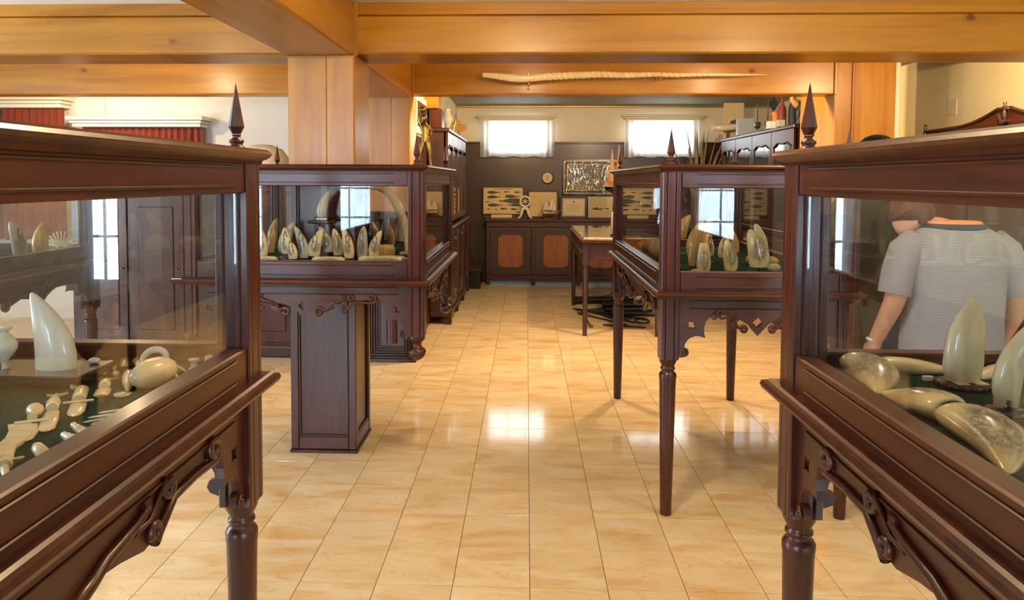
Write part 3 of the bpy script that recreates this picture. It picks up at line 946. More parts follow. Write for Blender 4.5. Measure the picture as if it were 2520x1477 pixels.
def tooth_mb(h, w, lean=0.2, thick=0.62, hollow=False, seg=16, z0=0.0, prof=PROFILE, bow=0.0):
    mb = MB()
    rings = []
    def ring(t, k):
        cx = lean * h * (t ** 1.8) + (0.10 * lean * h * -sin(pi * t)) + bow * h * sin(pi * t ** 0.85)
        return [(cx + 0.5 * w * k * cos(2 * pi * i / seg), 0.5 * w * thick * k * sin(2 * pi * i / seg), z0 + h * t) for i in range(seg)]
    if hollow:
        rings += [ring(0.30, 0.05), ring(0.15, 0.35), ring(0.02, 0.70)]
    for t, k in prof:
        rings.append(ring(t, k))
    mb.loft(rings, True, True)
    return mb

def standing_tooth(x, y, deck, stem, h, w, lean, mat, label, group, rz=0.0, stand='dark_Z', thick=0.62, prof=PROFILE):
    T = thing('whale_tooth', label, 'whale tooth', (x, y, deck), group, rz)
    tooth_mb(h, w, lean, thick, z0=stem, prof=prof).build('tooth', mat, T, world=False)
    if stem > 0.004:
        s = MB().lathe([(w * 0.42, 0), (w * 0.42, 0.004), (w * 0.3, 0.007), (0.004, 0.009), (0.004, stem + 0.012)], (0, 0, 0), 14)
        s.build('stand', stand, T, world=False)
    return T

GL = 'engraved teeth in the case round the column'
ML_ROW = [
    (-1.439, 3.92, 0.022, 0.163, 0.072, -0.12, 'ivory_engraved', 'pale engraved tooth beside the post of the near case, first of its row'),
    (-1.425, 4.03, 0.030, 0.125, 0.045, 0.15, 'ivory_amber', 'small brownish tooth half hidden behind the first engraved tooth'),
    (-1.352, 4.03, 0.035, 0.172, 0.078, 0.35, 'ivory_grey', 'tall grey tooth leaning behind the woman-engraved tooth'),
    (-1.312, 3.94, 0.034, 0.142, 0.060, -0.05, 'ivory_engraved', 'tooth engraved with a long-haired woman before the tall grey tooth'),
    (-1.256, 3.88, 0.012, 0.118, 0.056, -0.30, 'ivory_engraved', 'smallest engraved tooth, lowest in the front row'),
    (-1.208, 3.92, 0.014, 0.173, 0.060, -0.28, 'ivory_grey', 'grey pointed tooth standing left of the dark-haired portrait tooth'),
    (-1.152, 3.92, 0.024, 0.147, 0.072, 0.30, 'ivory_engraved', 'cream tooth with a dark-haired portrait below the pedestal tooth'),
    (-1.095, 3.99, 0.040, 0.142, 0.066, -0.30, 'ivory_grey', 'brown-grey engraved tooth just under the round pedestal disc'),
    (-1.036, 3.98, 0.024, 0.147, 0.060, -0.15, 'ivory_scene', 'darkly engraved tooth with crowded figures in front of the column edge'),
    (-0.951, 3.88, 0.018, 0.160, 0.060, -0.18, 'ivory_engraved', 'cream tooth with a full-length figure between two darker teeth'),
    (-0.888, 3.92, 0.012, 0.177, 0.062, 0.05, 'ivory_grey', 'grey tooth carved as a bust with a pale face'),
    (-0.826, 3.92, 0.022, 0.144, 0.060, 0.28, 'ivory_engraved', 'cream engraved tooth last in the row, before the lying amber teeth'),
    (-0.946, 4.58, 0.040, 0.135, 0.046, -0.2, 'ivory_amber', 'amber tooth in the back, behind the bust-shaped tooth'),
    (-0.830, 4.45, 0.040, 0.128, 0.052, -0.1, 'ivory_amber', 'amber tooth at the back, first of two near the tusk'),
    (-0.800, 4.60, 0.050, 0.155, 0.062, 0.08, 'ivory_pale', 'pale back-row tooth closest to the great tusk'),
    (-1.60, 3.95, 0.02, 0.150, 0.065, 0.2, 'ivory_pale', 'pale tooth near the far corner post seen through two panes'),
    (-1.62, 4.6, 0.03, 0.160, 0.07, 0.2, 'ivory_amber', 'amber tooth in the hidden back corner of the column case'),
]
for x, y, st, h, w_, ln, mt, lab in ML_ROW:
    standing_tooth(x, y, 1.138, st, h, w_, ln, mt, lab, GL)

def slab(label, x, y, z, lx, ly, lz, mat, rz=0.0):
    mb = MB()
    rings = []
    n = 14
    for zz, k in ((0, 0.86), (lz * 0.3, 1.0), (lz * 0.75, 0.97), (lz, 0.80)):
        ring = []
        for i in range(n):
            a = 2 * pi * i / n
            c, s = cos(a), sin(a)
            ring.append((lx / 2 * k * (abs(c) ** 0.55) * (1 if c >= 0 else -1), ly / 2 * k * (abs(s) ** 0.7) * (1 if s >= 0 else -1), zz))
        rings.append(ring)
    mb.loft(rings)
    o = mb.build('ivory_slab', mat, None)
    o.location = (x, y, z)
    o.rotation_euler = (0, 0, rz)
    return tag(o, label, 'ivory plaque', 'flat engraved ivory slabs')
slab('short flat engraved bone slab behind the near case post', -1.40, 3.83, 1.138, 0.16, 0.06, 0.030, 'ivory_scene')
slab('flat cream engraved bone slab under the portrait teeth', -1.047, 3.82, 1.138, 0.18, 0.055, 0.032, 'ivory_scene', 0.02)
slab('long flat bone slab with a row of dark engraved marks', -0.763, 3.85, 1.138, 0.27, 0.075, 0.036, 'ivory_scene')
o = slab('rounded amber tooth lying behind the last engraved tooth', -0.80, 4.12, 1.138, 0.11, 0.07, 0.072, 'ivory_amber')
o.name = 'lying_tooth'; o['category'] = 'whale tooth'; del o['group']

# tooth on a round pedestal
T = thing('pedestal_tooth', 'tall grey tooth on a dark round pedestal with a name plate', 'whale tooth', (-1.135, 4.02, 1.138))
MB().lathe([(0.05, 0), (0.05, 0.01), (0.02, 0.02), (0.012, 0.05), (0.018, 0.10), (0.012, 0.15), (0.02, 0.19), (0.078, 0.199), (0.082, 0.206), (0.078, 0.213)], (0, 0, 0), 24).build('pedestal', 'dark_Z', T, world=False)
MB().box(-0.04, 0.04, -0.022, 0.022, 0.213, 0.232, ch=0.004).build('plinth_block', 'dark_X', T, world=False)
MB().box(-0.026, 0.032, -0.0235, -0.022, 0.216, 0.228).build('name_plate', 'tag_white', T, world=False)
tooth_mb(0.150, 0.062, 0.30, 0.7, z0=0.230).build('tooth', 'ivory_pale', T, world=False)

# the great tusk, rising in an arc from its base
T = thing('curved_tusk', 'great curved ivory tusk rising in an arc beside the end pane', 'tusk', (-0.72, 4.35, 1.138))
pts = [(-0.700, 4.28, 1.150), (-0.705, 4.30, 1.20), (-0.722, 4.35, 1.27), (-0.748, 4.40, 1.34), (-0.785, 4.46, 1.41), (-0.835, 4.52, 1.475), (-0.885, 4.57, 1.515), (-0.945, 4.60, 1.528), (-1.0, 4.62, 1.525)]
MB().tube(pts, [0.016, 0.019, 0.023, 0.026, 0.028, 0.028, 0.026, 0.018, 0.008], 14).build('tusk', 'ivory_bone', T)
MB().box(-0.745, -0.665, 4.24, 4.33, 1.138, 1.152, ch=0.004).build('base_block', 'ivory_bone', T)

def vase(name, label, c, h, r, mat, cat='vase', group=None):
    p = [(0.45, 0), (0.5, 0.04), (0.3, 0.12), (0.5, 0.22), (0.95, 0.45), (1.0, 0.58), (0.75, 0.76), (0.42, 0.84), (0.45, 0.92), (0.72, 0.98), (0.70, 1.0), (0.4, 0.93)]
    o = MB().lathe([(r * a, h * b) for a, b in p], (0, 0, 0), 20).build(name, mat)
    o.location = c
    return tag(o, label, cat, group)
vase('tall_vase', 'dark slender vase before the mirrored bright window', (-0.985, 4.56, 1.138), 0.20, 0.020, 'black_wood', group='dark slender vases')
vase('tall_vase', 'dark slender vase beside the column edge inside the case', (-0.93, 4.30, 1.138), 0.205, 0.018, 'black_wood', group='dark slender vases')
vase('tall_vase', 'dark slender vase near the tip of the great tusk', (-0.885, 4.42, 1.138), 0.20, 0.020, 'black_wood', group='dark slender vases')

# model ship at the hidden end of the column case
def model_ship(label, loc, L_, H_, hull_m, sail_m, mast_m, rz=0.0, group=None, base=None, nmast=2, sails=True, scale_w=0.16):
    T = thing('model_ship', label, 'model ship', loc, group, rz)
    hz = H_ * 0.10 + (0.02 if base else 0)
    rings = []
    for t in (-0.5, -0.42, -0.2, 0.1, 0.35, 0.5):
        k = {-0.5: 0.35, -0.42: 0.75, -0.2: 1.0, 0.1: 1.0, 0.35: 0.65, 0.5: 0.05}[t]
        w_ = L_ * scale_w * k * 0.5
        rise = H_ * 0.05 * (abs(t) * 2) ** 2
        hh = H_ * 0.16
        rings.append([(L_ * t, -w_, hz + hh + rise), (L_ * t, -w_ * 0.8, hz + hh * 0.45 + rise * 0.5), (L_ * t, 0, hz + rise * 0.6), (L_ * t, w_ * 0.8, hz + hh * 0.45 + rise * 0.5), (L_ * t, w_, hz + hh + rise)])
    MB().loft(rings, False).build('hull', hull_m, T, world=False)
    if base:
        MB().box(-L_ * 0.38, L_ * 0.38, -L_ * 0.10, L_ * 0.10, 0, H_ * 0.06, ch=0.003).build('stand', base, T, world=False)
        MB().box(-L_ * 0.2, -L_ * 0.16, -0.006, 0.006, H_ * 0.05, hz + 0.02).box(L_ * 0.16, L_ * 0.2, -0.006, 0.006, H_ * 0.05, hz + 0.02).build('cradle', base, T, world=False)
    xs = [0.05] if nmast == 1 else ([-0.2, 0.14] if nmast == 2 else [-0.28, 0.0, 0.26])
    for i, mx_ in enumerate(xs):
        top = H_ * (1.0 if i == len(xs) // 2 else 0.85)
        m_ = MB().tube([(L_ * mx_, 0, hz + H_ * 0.08), (L_ * mx_, 0, top)], [0.004 + H_ * 0.006, 0.0015 + H_ * 0.002], 6)
        mo = m_.build('mast', mast_m, T, world=False)
        if sails:
            z0, z1 = hz + H_ * 0.22, top * 0.96
            d = L_ * 0.24
            MB().prism([(L_ * mx_ - 0.004, z0), (L_ * mx_ - d, z0 + H_ * 0.03), (L_ * mx_ - 0.004, z1)], 'XZ', -0.003, 0.003).build('sail', sail_m, mo, world=False)
            MB().prism([(L_ * mx_ + 0.004, z0), (L_ * mx_ + d * 0.8, z0), (L_ * mx_ + 0.004, z1 * 0.9)], 'XZ', -0.003, 0.003).build('sail', sail_m, mo, world=False)
        else:
            y = MB()
            for k in range(3):
                zz = hz + H_ * (0.30 + 0.2 * k)
                if zz < top:
                    y.tube([(L_ * mx_ - L_ * 0.13, 0, zz), (L_ * mx_ + L_ * 0.13, 0, zz)], 0.002 + H_ * 0.002, 5)
            y.build('yard', mast_m, mo, world=False)
    MB().tube([(L_ * 0.48, 0, hz + H_ * 0.18), (L_ * 0.66, 0, hz + H_ * 0.26)], 0.0025 + H_ * 0.002, 5).build('bowsprit', mast_m, T, world=False)
    return T
model_ship('model ship with bare crossed yards near the hidden end of the column case', (-1.66, 4.2, 1.138), 0.2, 0.30, 'dark_X', 'ivory', 'black_wood', 0.3, nmast=3, sails=False)

# ---- case across the aisle
GR = 'teeth in the case on slender legs'
MR_ROW = [
    (0.873, 3.62, 0.004, 0.160, 0.070, 0.0, 'ivory_scene', 'blunt barrel-shaped engraved tooth standing close to the front glass', 0.75),
    (1.017, 3.66, 0.022, 0.156, 0.072, -0.15, 'ivory_scene', 'engraved tooth with a square base between the barrel tooth and widest tooth', 0.7),
    (1.168, 3.70, 0.036, 0.190, 0.108, -0.25, 'ivory_scene', 'widest darkly engraved tooth on a small stand near the inner post', 0.6),
    (0.852, 3.78, 0.03, 0.118, 0.040, 0.05, 'ivory_amber', 'thin brownish tooth behind the barrel-shaped tooth', 0.7),
    (0.975, 4.30, 0.03, 0.208, 0.088, 0.25, 'ivory_amber', 'large amber tooth behind the barrel tooth', 0.6),
    (1.172, 4.80, 0.05, 0.185, 0.076, 0.15, 'ivory_amber', 'tall amber tooth at the back with a dark pointed tip', 0.6),
    (1.045, 4.20, 0.04, 0.128, 0.055, -0.1, 'ivory_engraved', 'mid-row amber tooth just behind the square-based tooth', 0.6),
    (1.105, 4.12, 0.04, 0.123, 0.070, 0.1, 'ivory_engraved', 'mid-row broad tooth between two taller amber teeth', 0.6),
    (1.249, 4.40, 0.04, 0.180, 0.045, -0.35, 'ivory_amber', 'slim amber tooth with a hooked dark tip', 0.6),
    (0.985, 4.72, 0.10, 0.150, 0.095, 0.4, 'ivory_amber', 'brown tooth leaning at the back beside the corner post', 0.6),
    (1.36, 3.72, 0.03, 0.16, 0.06, 0.1, 'ivory_engraved', 'tooth partly hidden by the near case post', 0.6),
    (1.37, 4.3, 0.03, 0.19, 0.08, -0.2, 'ivory_pale', 'pale tooth in the rear half behind the near case post', 0.6),
]
for x, y, st, h, w_, ln, mt, lab, th in MR_ROW:
    standing_tooth(x, y, DECK, st, h, w_, ln, mt, lab, GR, thick=th, prof=BARREL if 'barrel-shaped engraved' in lab else PROFILE)
def pebble(name, label, x, y, z, lx, ly, lz, mat, cat, group=None, rz=0.0):
    mb = MB()
    rings = []
    for k in range(1, 9):
        a = -pi / 2 + pi * k / 9
        rings.append([(lx / 2 * cos(a) * cos(2 * pi * i / 16), ly / 2 * cos(a) * sin(2 * pi * i / 16), lz / 2 + lz / 2 * sin(a)) for i in range(16)])
    o = mb.loft(rings).build(name, mat)
    o.location = (x, y, z)
    o.rotation_euler = (0, 0, rz)
    return tag(o, label, cat, group)
LG = 'lying teeth in the case on slender legs'
for x, y, lx, ly, lz, rz, mt, lab in (
        (0.80, 4.35, 0.17, 0.12, 0.135, 0.3, 'ivory_amber', 'big rounded amber tooth behind the side pane'),
        (0.79, 4.05, 0.07, 0.06, 0.06, 0.6, 'ivory_engraved', 'small engraved tooth lying low behind the side pane'),
        (0.775, 3.86, 0.08, 0.06, 0.045, 0.2, 'ivory', 'pale tooth lying nearest the side pane corner'),
        (0.84, 4.9, 0.20, 0.08, 0.08, 0.1, 'ivory_amber', 'long amber tooth lying at the far end behind the side pane'),
        (0.835, 3.62, 0.06, 0.05, 0.035, 0.4, 'ivory_amber', 'small amber tooth lying at the foot of the barrel tooth'),
        (1.253, 4.10, 0.07, 0.06, 0.06, 0.4, 'ivory_amber', 'amber tooth lying behind the widest tooth'),
        (1.33, 4.02, 0.09, 0.06, 0.06, -0.5, 'ivory_amber', 'amber tooth lying further behind the widest tooth'),
        (1.275, 3.80, 0.07, 0.06, 0.045, 0.2, 'ivory', 'low pale tooth lying beside the widest tooth')):
    pebble('lying_tooth', lab, x, y, DECK, lx, ly, lz, mt, 'whale tooth', LG, rz)

# ---- near case of large teeth
def lying_tooth(label, base, tip, w, bend, mat, thick=0.6, hollow=False, group='large teeth lying on green baize', deck=DECK, tiltz=0.0, prof=PROFILE):
    B, Tp = Vector(base), Vector(tip)
    d = (Tp - B)
    h = d.length
    d.normalize()
    n = Vector((-d.y, d.x))
    o = tooth_mb(h, w, 0.0, thick, hollow, 20, prof=prof, bow=bend).build('lying_tooth', mat)
    # the tip droops until it touches the baize
    drop = (w * thick * 0.5 - 0.006) / h
    zx = Vector((d.x, d.y, -drop)).normalized()
    xx = Vector((n.x, n.y, 0))
    yx = zx.cross(xx)
    mm = Matrix((xx, yx, zx)).transposed().to_4x4()
    mm.translation = Vector((B.x, B.y, deck + w * thick * 0.5))
    o.matrix_world = mm
    return tag(o, label, 'whale tooth', group)
lying_tooth('glossy engraved tooth lying nearest the corner post, tip toward the glass', (0.800, 1.790), (0.768, 1.600), 0.108, 0.13, 'ivory_scene', prof=FAT)
lying_tooth('engraved tooth lying with its hollow open end turned toward the viewer', (0.818, 1.415), (0.778, 1.612), 0.100, -0.06, 'ivory_scene', hollow=True, prof=FAT)
lying_tooth('largest glossy tooth lying in front, its hooked tip nearest the lower corner', (0.806, 1.385), (0.766, 1.165), 0.110, 0.15, 'ivory_scene', prof=FAT)
lying_tooth('long plain tooth lying across the back against the rail', (0.865, 1.80), (1.06, 1.79), 0.070, 0.10, 'ivory_bone', prof=FAT)
lying_tooth('slender engraved tooth lying at the back beside the standing tooth', (1.23, 1.79), (1.06, 1.74), 0.055, -0.15, 'ivory_bone')
T = thing('standing_tooth', 'plain standing tooth on a dark scalloped stand before the striped shirt', 'whale tooth', (0.998, 1.690, DECK))
tooth_mb(0.190, 0.088, 0.10, 0.62, z0=0.014, prof=[(0, 0.78), (0.05, 0.9), (0.2, 1.0), (0.4, 0.98), (0.58, 0.92), (0.70, 0.80), (0.80, 0.62), (0.88, 0.44), (0.95, 0.28), (0.985, 0.16), (1, 0.04)]).build('tooth', 'ivory_bone', T, world=False)
st = MB()
for k in range(14):
    a0, a1 = 2 * pi * k / 14, 2 * pi * (k + 1) / 14
st.lathe([(0.050, 0), (0.054, 0.004), (0.054, 0.009), (0.046, 0.013), (0.01, 0.014), (0.008, 0.022)], (0, 0, 0), 28)
st.build('stand', 'dark_X', T, world=False)
for k in range(16):
    a = 2 * pi * k / 16
    MB().lathe([(0.002, -0.005), (0.0065, -0.002), (0.0065, 0.002), (0.002, 0.005)], (0.053 * cos(a), 0.053 * sin(a), 0.007), 8).build('stand_bead', 'dark_X', T, world=False)
MB().box(0.012, 0.040, -0.034, -0.004, 0.0135, 0.0155).box(-0.030, -0.004, -0.038, -0.010, 0.0135, 0.0155).build('brass_inlay', 'ivory', T, world=False)
T = thing('split_tooth', 'pale standing tooth with forked root, first at the picture edge', 'whale tooth', (0.975, 1.500, DECK))
mb = tooth_mb(0.165, 0.060, 0.35, 0.6, z0=0.030)
mb.tube([(-0.012, 0, 0.05), (-0.014, 0, 0.012), (-0.012, 0, 0.004)], [0.014, 0.010, 0.004], 10).tube([(0.012, 0, 0.05), (0.013, 0, 0.012), (0.011, 0, 0.004)], [0.014, 0.010, 0.004], 10)
mb.build('tooth', 'ivory_bone', T, world=False)
MB().lathe([(0.040, 0), (0.042, 0.004), (0.034, 0.010), (0.012, 0.014)], (0, 0, 0), 18).build('stand', 'black_wood', T, world=False)
T = thing('split_tooth', 'tall pale standing tooth furthest out at the picture edge', 'whale tooth', (1.055, 1.470, DECK))
tooth_mb(0.23, 0.07, 0.10, 0.6, z0=0.025).build('tooth', 'ivory_bone', T, world=False)
MB().lathe([(0.040, 0), (0.042, 0.004), (0.034, 0.010), (0.012, 0.027)], (0, 0, 0), 18).build('stand', 'black_wood', T, world=False)
o = MB().box(-0.012, 0.012, -0.006, 0.006, 0, 0.012, ch=0.002).build('price_tag', 'tag_white')
o.location = (0.945, 1.735, DECK)
tag(o, 'tiny white card standing by the plain lying tooth', 'card')
o = pebble('amber_bead', 'small amber bead lying at the lower edge of the baize', 1.03, 1.36, DECK, 0.04, 0.03, 0.02, 'ivory_amber', 'bead')

# ---- near case of small ivory tools
Z0 = DECK
SMALL = 'small ivory tools on green baize'
def spindle(name, label, A, B, prof, mat, cat, flat=1.0, parts=(), z=Z0, seg=12, group=SMALL):
    # lathe-like piece lying on the baize from A to B; prof = [(t, r)]
    A3, B3 = Vector((A[0], A[1], 0)), Vector((B[0], B[1], 0))
    Lg = (B3 - A3).length
    ang = math.atan2(B3.y - A3.y, B3.x - A3.x)
    T = thing(name, label, cat, (A[0], A[1], z), group, ang)
    def piece(nm, pr, mt, fl):
        rm = max(r for t, r in pr)
        mb = MB()
        rings = [[(t * Lg, r * cos(2 * pi * i / seg), rm * fl + r * fl * sin(2 * pi * i / seg)) for i in range(seg)] for t, r in pr]
        mb.loft(rings)
        return mb.build(nm, mt, T, world=False)
    piece('handle', prof, mat, flat)
    for nm, pr, mt, fl in parts:
        if nm == 'tail':
            MB().prism([(pr * 0.0 - 0.004, 0.0), (-0.020, -0.020), (-0.012, -0.004), (-0.012, 0.004), (-0.020, 0.020)], 'XY', 0.003, 0.008).build('tail_fluke', mt, T, world=False)
        elif nm == 'guard':
            MB().tube([(pr * Lg, -0.028, 0.008), (pr * Lg, 0.028, 0.008)], [0.003, 0.003], 8).build('guard', mt, T, world=False)
        elif nm == 'ring':
            MB().lathe([(0.010, -0.004), (0.012, 0), (0.010, 0.004)], (pr * Lg, 0, 0.010), 14, 'X').build('collar', mt, T, world=False)
        else:
            piece(nm, pr, mt, fl)
    return T
IV = 'ivory'
spindle('ivory_knife', 'stubby ivory knife with a whale-tail handle beside the egg', (-0.955, 1.618), (-0.905, 1.505), [(0, 0.003), (0.15, 0.008), (0.4, 0.013), (0.5, 0.011)], IV, 'knife', 0.8,
        [('tail', 1, IV, 1), ('ring', 0.5, 'ivory_white', 1), ('blade', [(0.52, 0.013), (0.6, 0.016), (0.95, 0.016), (1.0, 0.012)], IV, 0.25)])
spindle('ivory_knife', 'broad ivory knife with a straight white crossguard', (-0.960, 1.530), (-0.880, 1.375), [(0, 0.010), (0.05, 0.014), (0.42, 0.014), (0.48, 0.012)], IV, 'knife', 0.8,
        [('guard', 0.5, 'ivory_white', 1), ('ring', 0.40, 'ivory_white', 1), ('blade', [(0.5, 0.016), (0.85, 0.016), (0.95, 0.011), (1.0, 0.004)], IV, 0.2)])
spindle('ivory_knife', 'long ivory knife with a forked whale-tail handle', (-0.992, 1.492), (-0.880, 1.290), [(0, 0.003), (0.15, 0.008), (0.32, 0.014), (0.42, 0.010)], IV, 'knife', 0.8,
        [('tail', 1, IV, 1), ('ring', 0.42, 'ivory_white', 1), ('blade', [(0.45, 0.013), (0.7, 0.016), (0.95, 0.014), (1.0, 0.006)], IV, 0.2)])
spindle('ivory_knife', 'ivory knife with a round ball handle and crossguard', (-0.970, 1.395), (-0.882, 1.240), [(0, 0.003), (0.04, 0.012), (0.12, 0.016), (0.2, 0.012), (0.25, 0.007), (0.4, 0.009)], IV, 'knife', 0.9,
        [('guard', 0.42, 'ivory_white', 1), ('blade', [(0.45, 0.010), (0.75, 0.015), (0.95, 0.010), (1.0, 0.003)], IV, 0.2)])
def plate_curve(name, label, pts, wd, mat, cat, th=0.006, z=Z0):
    pts = [Vector((p[0], p[1])) for p in pts]
    l, r = [], []
    for i, p in enumerate(pts):
        d = pts[min(i + 1, len(pts) - 1)] - pts[max(i - 1, 0)]
        n = Vector((-d.y, d.x)).normalized()
        w_ = wd[i]
        l.append(p + n * w_); r.append(p - n * w_)
    poly = [(p.x, p.y) for p in l] + [(p.x, p.y) for p in r[::-1]]
    c = pts[0]
    o = MB().prism(poly, 'XY', z, z + th).build(name, mat, loc=(c.x, c.y, z))
    return tag(o, label, cat, SMALL)
plate_curve('curved_ivory_knife', 'curved ivory blade lying beside the ball-handled knife', [(-0.955, 1.325), (-0.925, 1.29), (-0.905, 1.25), (-0.895, 1.205), (-0.865, 1.165), (-0.835, 1.14)], [0.018, 0.020, 0.019, 0.017, 0.012, 0.003], IV, 'blade')
T = thing('pie_crimper', 'hooked ivory crimper with a round wheel beside the egg', 'crimper', (-0.90, 1.63, Z0), SMALL)
MB().tube([(-0.925, 1.660, Z0 + 0.012), (-0.918, 1.640, Z0 + 0.014), (-0.905, 1.615, Z0 + 0.014), (-0.890, 1.585, Z0 + 0.012), (-0.872, 1.555, Z0 + 0.009), (-0.862, 1.535, Z0 + 0.006)], [0.009, 0.013, 0.014, 0.012, 0.008, 0.003], 12).build('hook', IV, T)
MB().lathe([(0.003, Z0), (0.018, Z0 + 0.001), (0.018, Z0 + 0.006), (0.003, Z0 + 0.007)], (-0.866, 1.522, 0), 18).build('wheel', IV, T)
o = pebble('ivory_egg', 'big polished ivory egg lying by the glass', -0.832, 1.590, Z0, 0.125, 0.068, 0.066, 'ivory', 'egg', None, 1.25)
def ring_obj(label, x, y, z, R_, r_, tilt, rz, mat):
    pts = [(R_ * cos(2 * pi * i / 24), R_ * sin(2 * pi * i / 24), 0) for i in range(25)]
    o = MB().tube(pts, r_, 10, 0.6).build('ivory_ring', mat)
    o.location = (x, y, z)
    o.rotation_euler = (tilt, 0, rz)
    return tag(o, label, 'ring', SMALL)
ring_obj('white ivory ring leaning behind the egg', -0.905, 1.735, Z0 + 0.027, 0.026, 0.009, 0.85, 0.3, 'ivory_white')
ring_obj('smaller ivory ring resting between the leaning ring and egg', -0.872, 1.685, Z0 + 0.020, 0.023, 0.008, 0.6, 0.2, IV)
NEED = [((-0.844, 1.393), (-0.757, 1.450)), ((-0.846, 1.365), (-0.757, 1.417)), ((-0.840, 1.339), (-0.757, 1.394)), ((-0.819, 1.329), (-0.757, 1.370)), ((-0.814, 1.309), (-0.757, 1.344))]
NL = ['topmost of the five ivory needles laid side by side', 'second ivory needle from the top of the row', 'middle ivory needle of the row of five', 'fourth ivory needle of the row, thicker than those above', 'lowest ivory needle of the row of five']
for (a, b), lab in zip(NEED, NL):
    spindle('ivory_needle', lab, a, b, [(0, 0.0008), (0.1, 0.0025), (0.8, 0.0036), (0.97, 0.004), (1, 0.002)], 'ivory_white', 'needle', seg=8, group='row of ivory needles')
spindle('ivory_fish', 'fish-shaped ivory piece lying below the needles', (-0.792, 1.290), (-0.757, 1.303), [(0, 0.005), (0.15, 0.002), (0.5, 0.007), (0.9, 0.005), (1, 0.002)], 'ivory_white', 'ivory carving')
spindle('figure_carving', 'ivory handle with a carved figure end beside the fish', (-0.842, 1.309), (-0.760, 1.235), [(0, 0.003), (0.08, 0.006), (0.16, 0.003), (0.24, 0.007), (0.34, 0.004), (0.42, 0.009), (0.9, 0.011), (1, 0.008)], IV, 'handle')
spindle('figure_carving', 'ivory handle with a small winged carved end', (-0.828, 1.258), (-0.762, 1.205), [(0, 0.002), (0.10, 0.006), (0.2, 0.003), (0.3, 0.008), (0.4, 0.005), (0.5, 0.010), (0.92, 0.011), (1, 0.008)], 'ivory_white', 'handle')
spindle('ivory_tube', 'short ivory tube with a drilled end lying alone', (-0.835, 1.198), (-0.785, 1.150), [(0, 0.006), (0.2, 0.010), (0.98, 0.011), (1, 0.004)], IV, 'tube')
spindle('ivory_bodkin', 'thin knobbed ivory bodkin by the glass edge', (-0.766, 1.115), (-0.768, 1.170), [(0, 0.002), (0.05, 0.005), (0.15, 0.004), (0.3, 0.002), (0.6, 0.004), (0.75, 0.002), (0.9, 0.005), (1, 0.002)], 'ivory_white', 'bodkin')
spindle('ivory_cross', 'ivory cross-shaped piece at the picture edge', (-0.865, 1.160), (-0.802, 1.080), [(0, 0.003), (0.1, 0.006), (0.5, 0.007), (0.9, 0.006), (1, 0.004)], IV, 'cross', parts=[('guard', 0.3, IV, 1), ('ring', 0.55, IV, 1)])
spindle('ivory_stick', 'plain flat ivory stick lowest in the case', (-0.800, 1.012), (-0.752, 1.044), [(0, 0.007), (0.5, 0.008), (1, 0.006)], IV, 'stick', 0.4)
for k, (a, b, lab) in enumerate((((-1.109, 1.771), (-1.072, 1.700), 'brown ivory handle with metal end, first beside the black platform'), ((-1.078, 1.772), (-1.042, 1.700), 'brown ivory handle with metal end, second beside the black platform'),
                                 ((-1.010, 1.785), (-0.965, 1.708), 'brown ivory handle with metal end standing apart in the middle'), ((-0.980, 1.785), (-0.930, 1.715), 'brown ivory handle with metal end pointing at the leaning ring'))):
    spindle('metal_tipped_tool', lab, a, b, [(0, 0.004), (0.1, 0.010), (0.8, 0.009), (0.85, 0.007)], 'ivory_amber', 'handle', parts=[('ferrule', [(0.83, 0.008), (1.0, 0.008)], 'steel', 1)])
spindle('twisted_tool', 'twisted ivory handle with a tiny fist end', (-1.030, 1.755), (-0.950, 1.645), [(0, 0.004), (0.08, 0.010), (0.18, 0.006), (0.28, 0.011), (0.38, 0.006), (0.5, 0.010), (0.62, 0.005), (0.8, 0.004), (0.86, 0.008), (0.95, 0.007), (1, 0.003)], 'ivory_amber', 'handle')
def upright(name, label, x, y, prof, mat, cat):
    o = MB().lathe(prof, (0, 0, 0), 16).build(name, mat)
    o.location = (x, y, Z0)
    return tag(o, label, cat, SMALL)
upright('ivory_spool', 'tiny ivory spool standing near the corner post', -0.812, 1.742, [(0.013, 0), (0.013, 0.004), (0.008, 0.007), (0.007, 0.017), (0.008, 0.020), (0.013, 0.023), (0.013, 0.027)], 'ivory_white', 'spool')
upright('ivory_cylinder', 'plain ivory cylinder standing closest to the corner post', -0.776, 1.748, [(0.011, 0), (0.011, 0.03), (0.008, 0.034)], 'ivory_white', 'cylinder')
spindle('ivory_rod', 'short white ivory rod lying below the spool', (-0.795, 1.683), (-0.755, 1.686), [(0, 0.004), (0.1, 0.006), (0.9, 0.006), (1, 0.003)], 'ivory_white', 'rod')
spindle('ivory_crayon', 'pointed ivory stylus, farther of two near the spool', (-0.876, 1.772), (-0.812, 1.703), [(0, 0.004), (0.7, 0.005), (0.9, 0.003), (1, 0.001)], 'ivory_amber', 'stylus')
spindle('ivory_crayon', 'pointed ivory stylus, nearer of two beside the egg', (-0.860, 1.722), (-0.800, 1.640), [(0, 0.004), (0.7, 0.005), (0.9, 0.003), (1, 0.001)], 'ivory_amber', 'stylus')
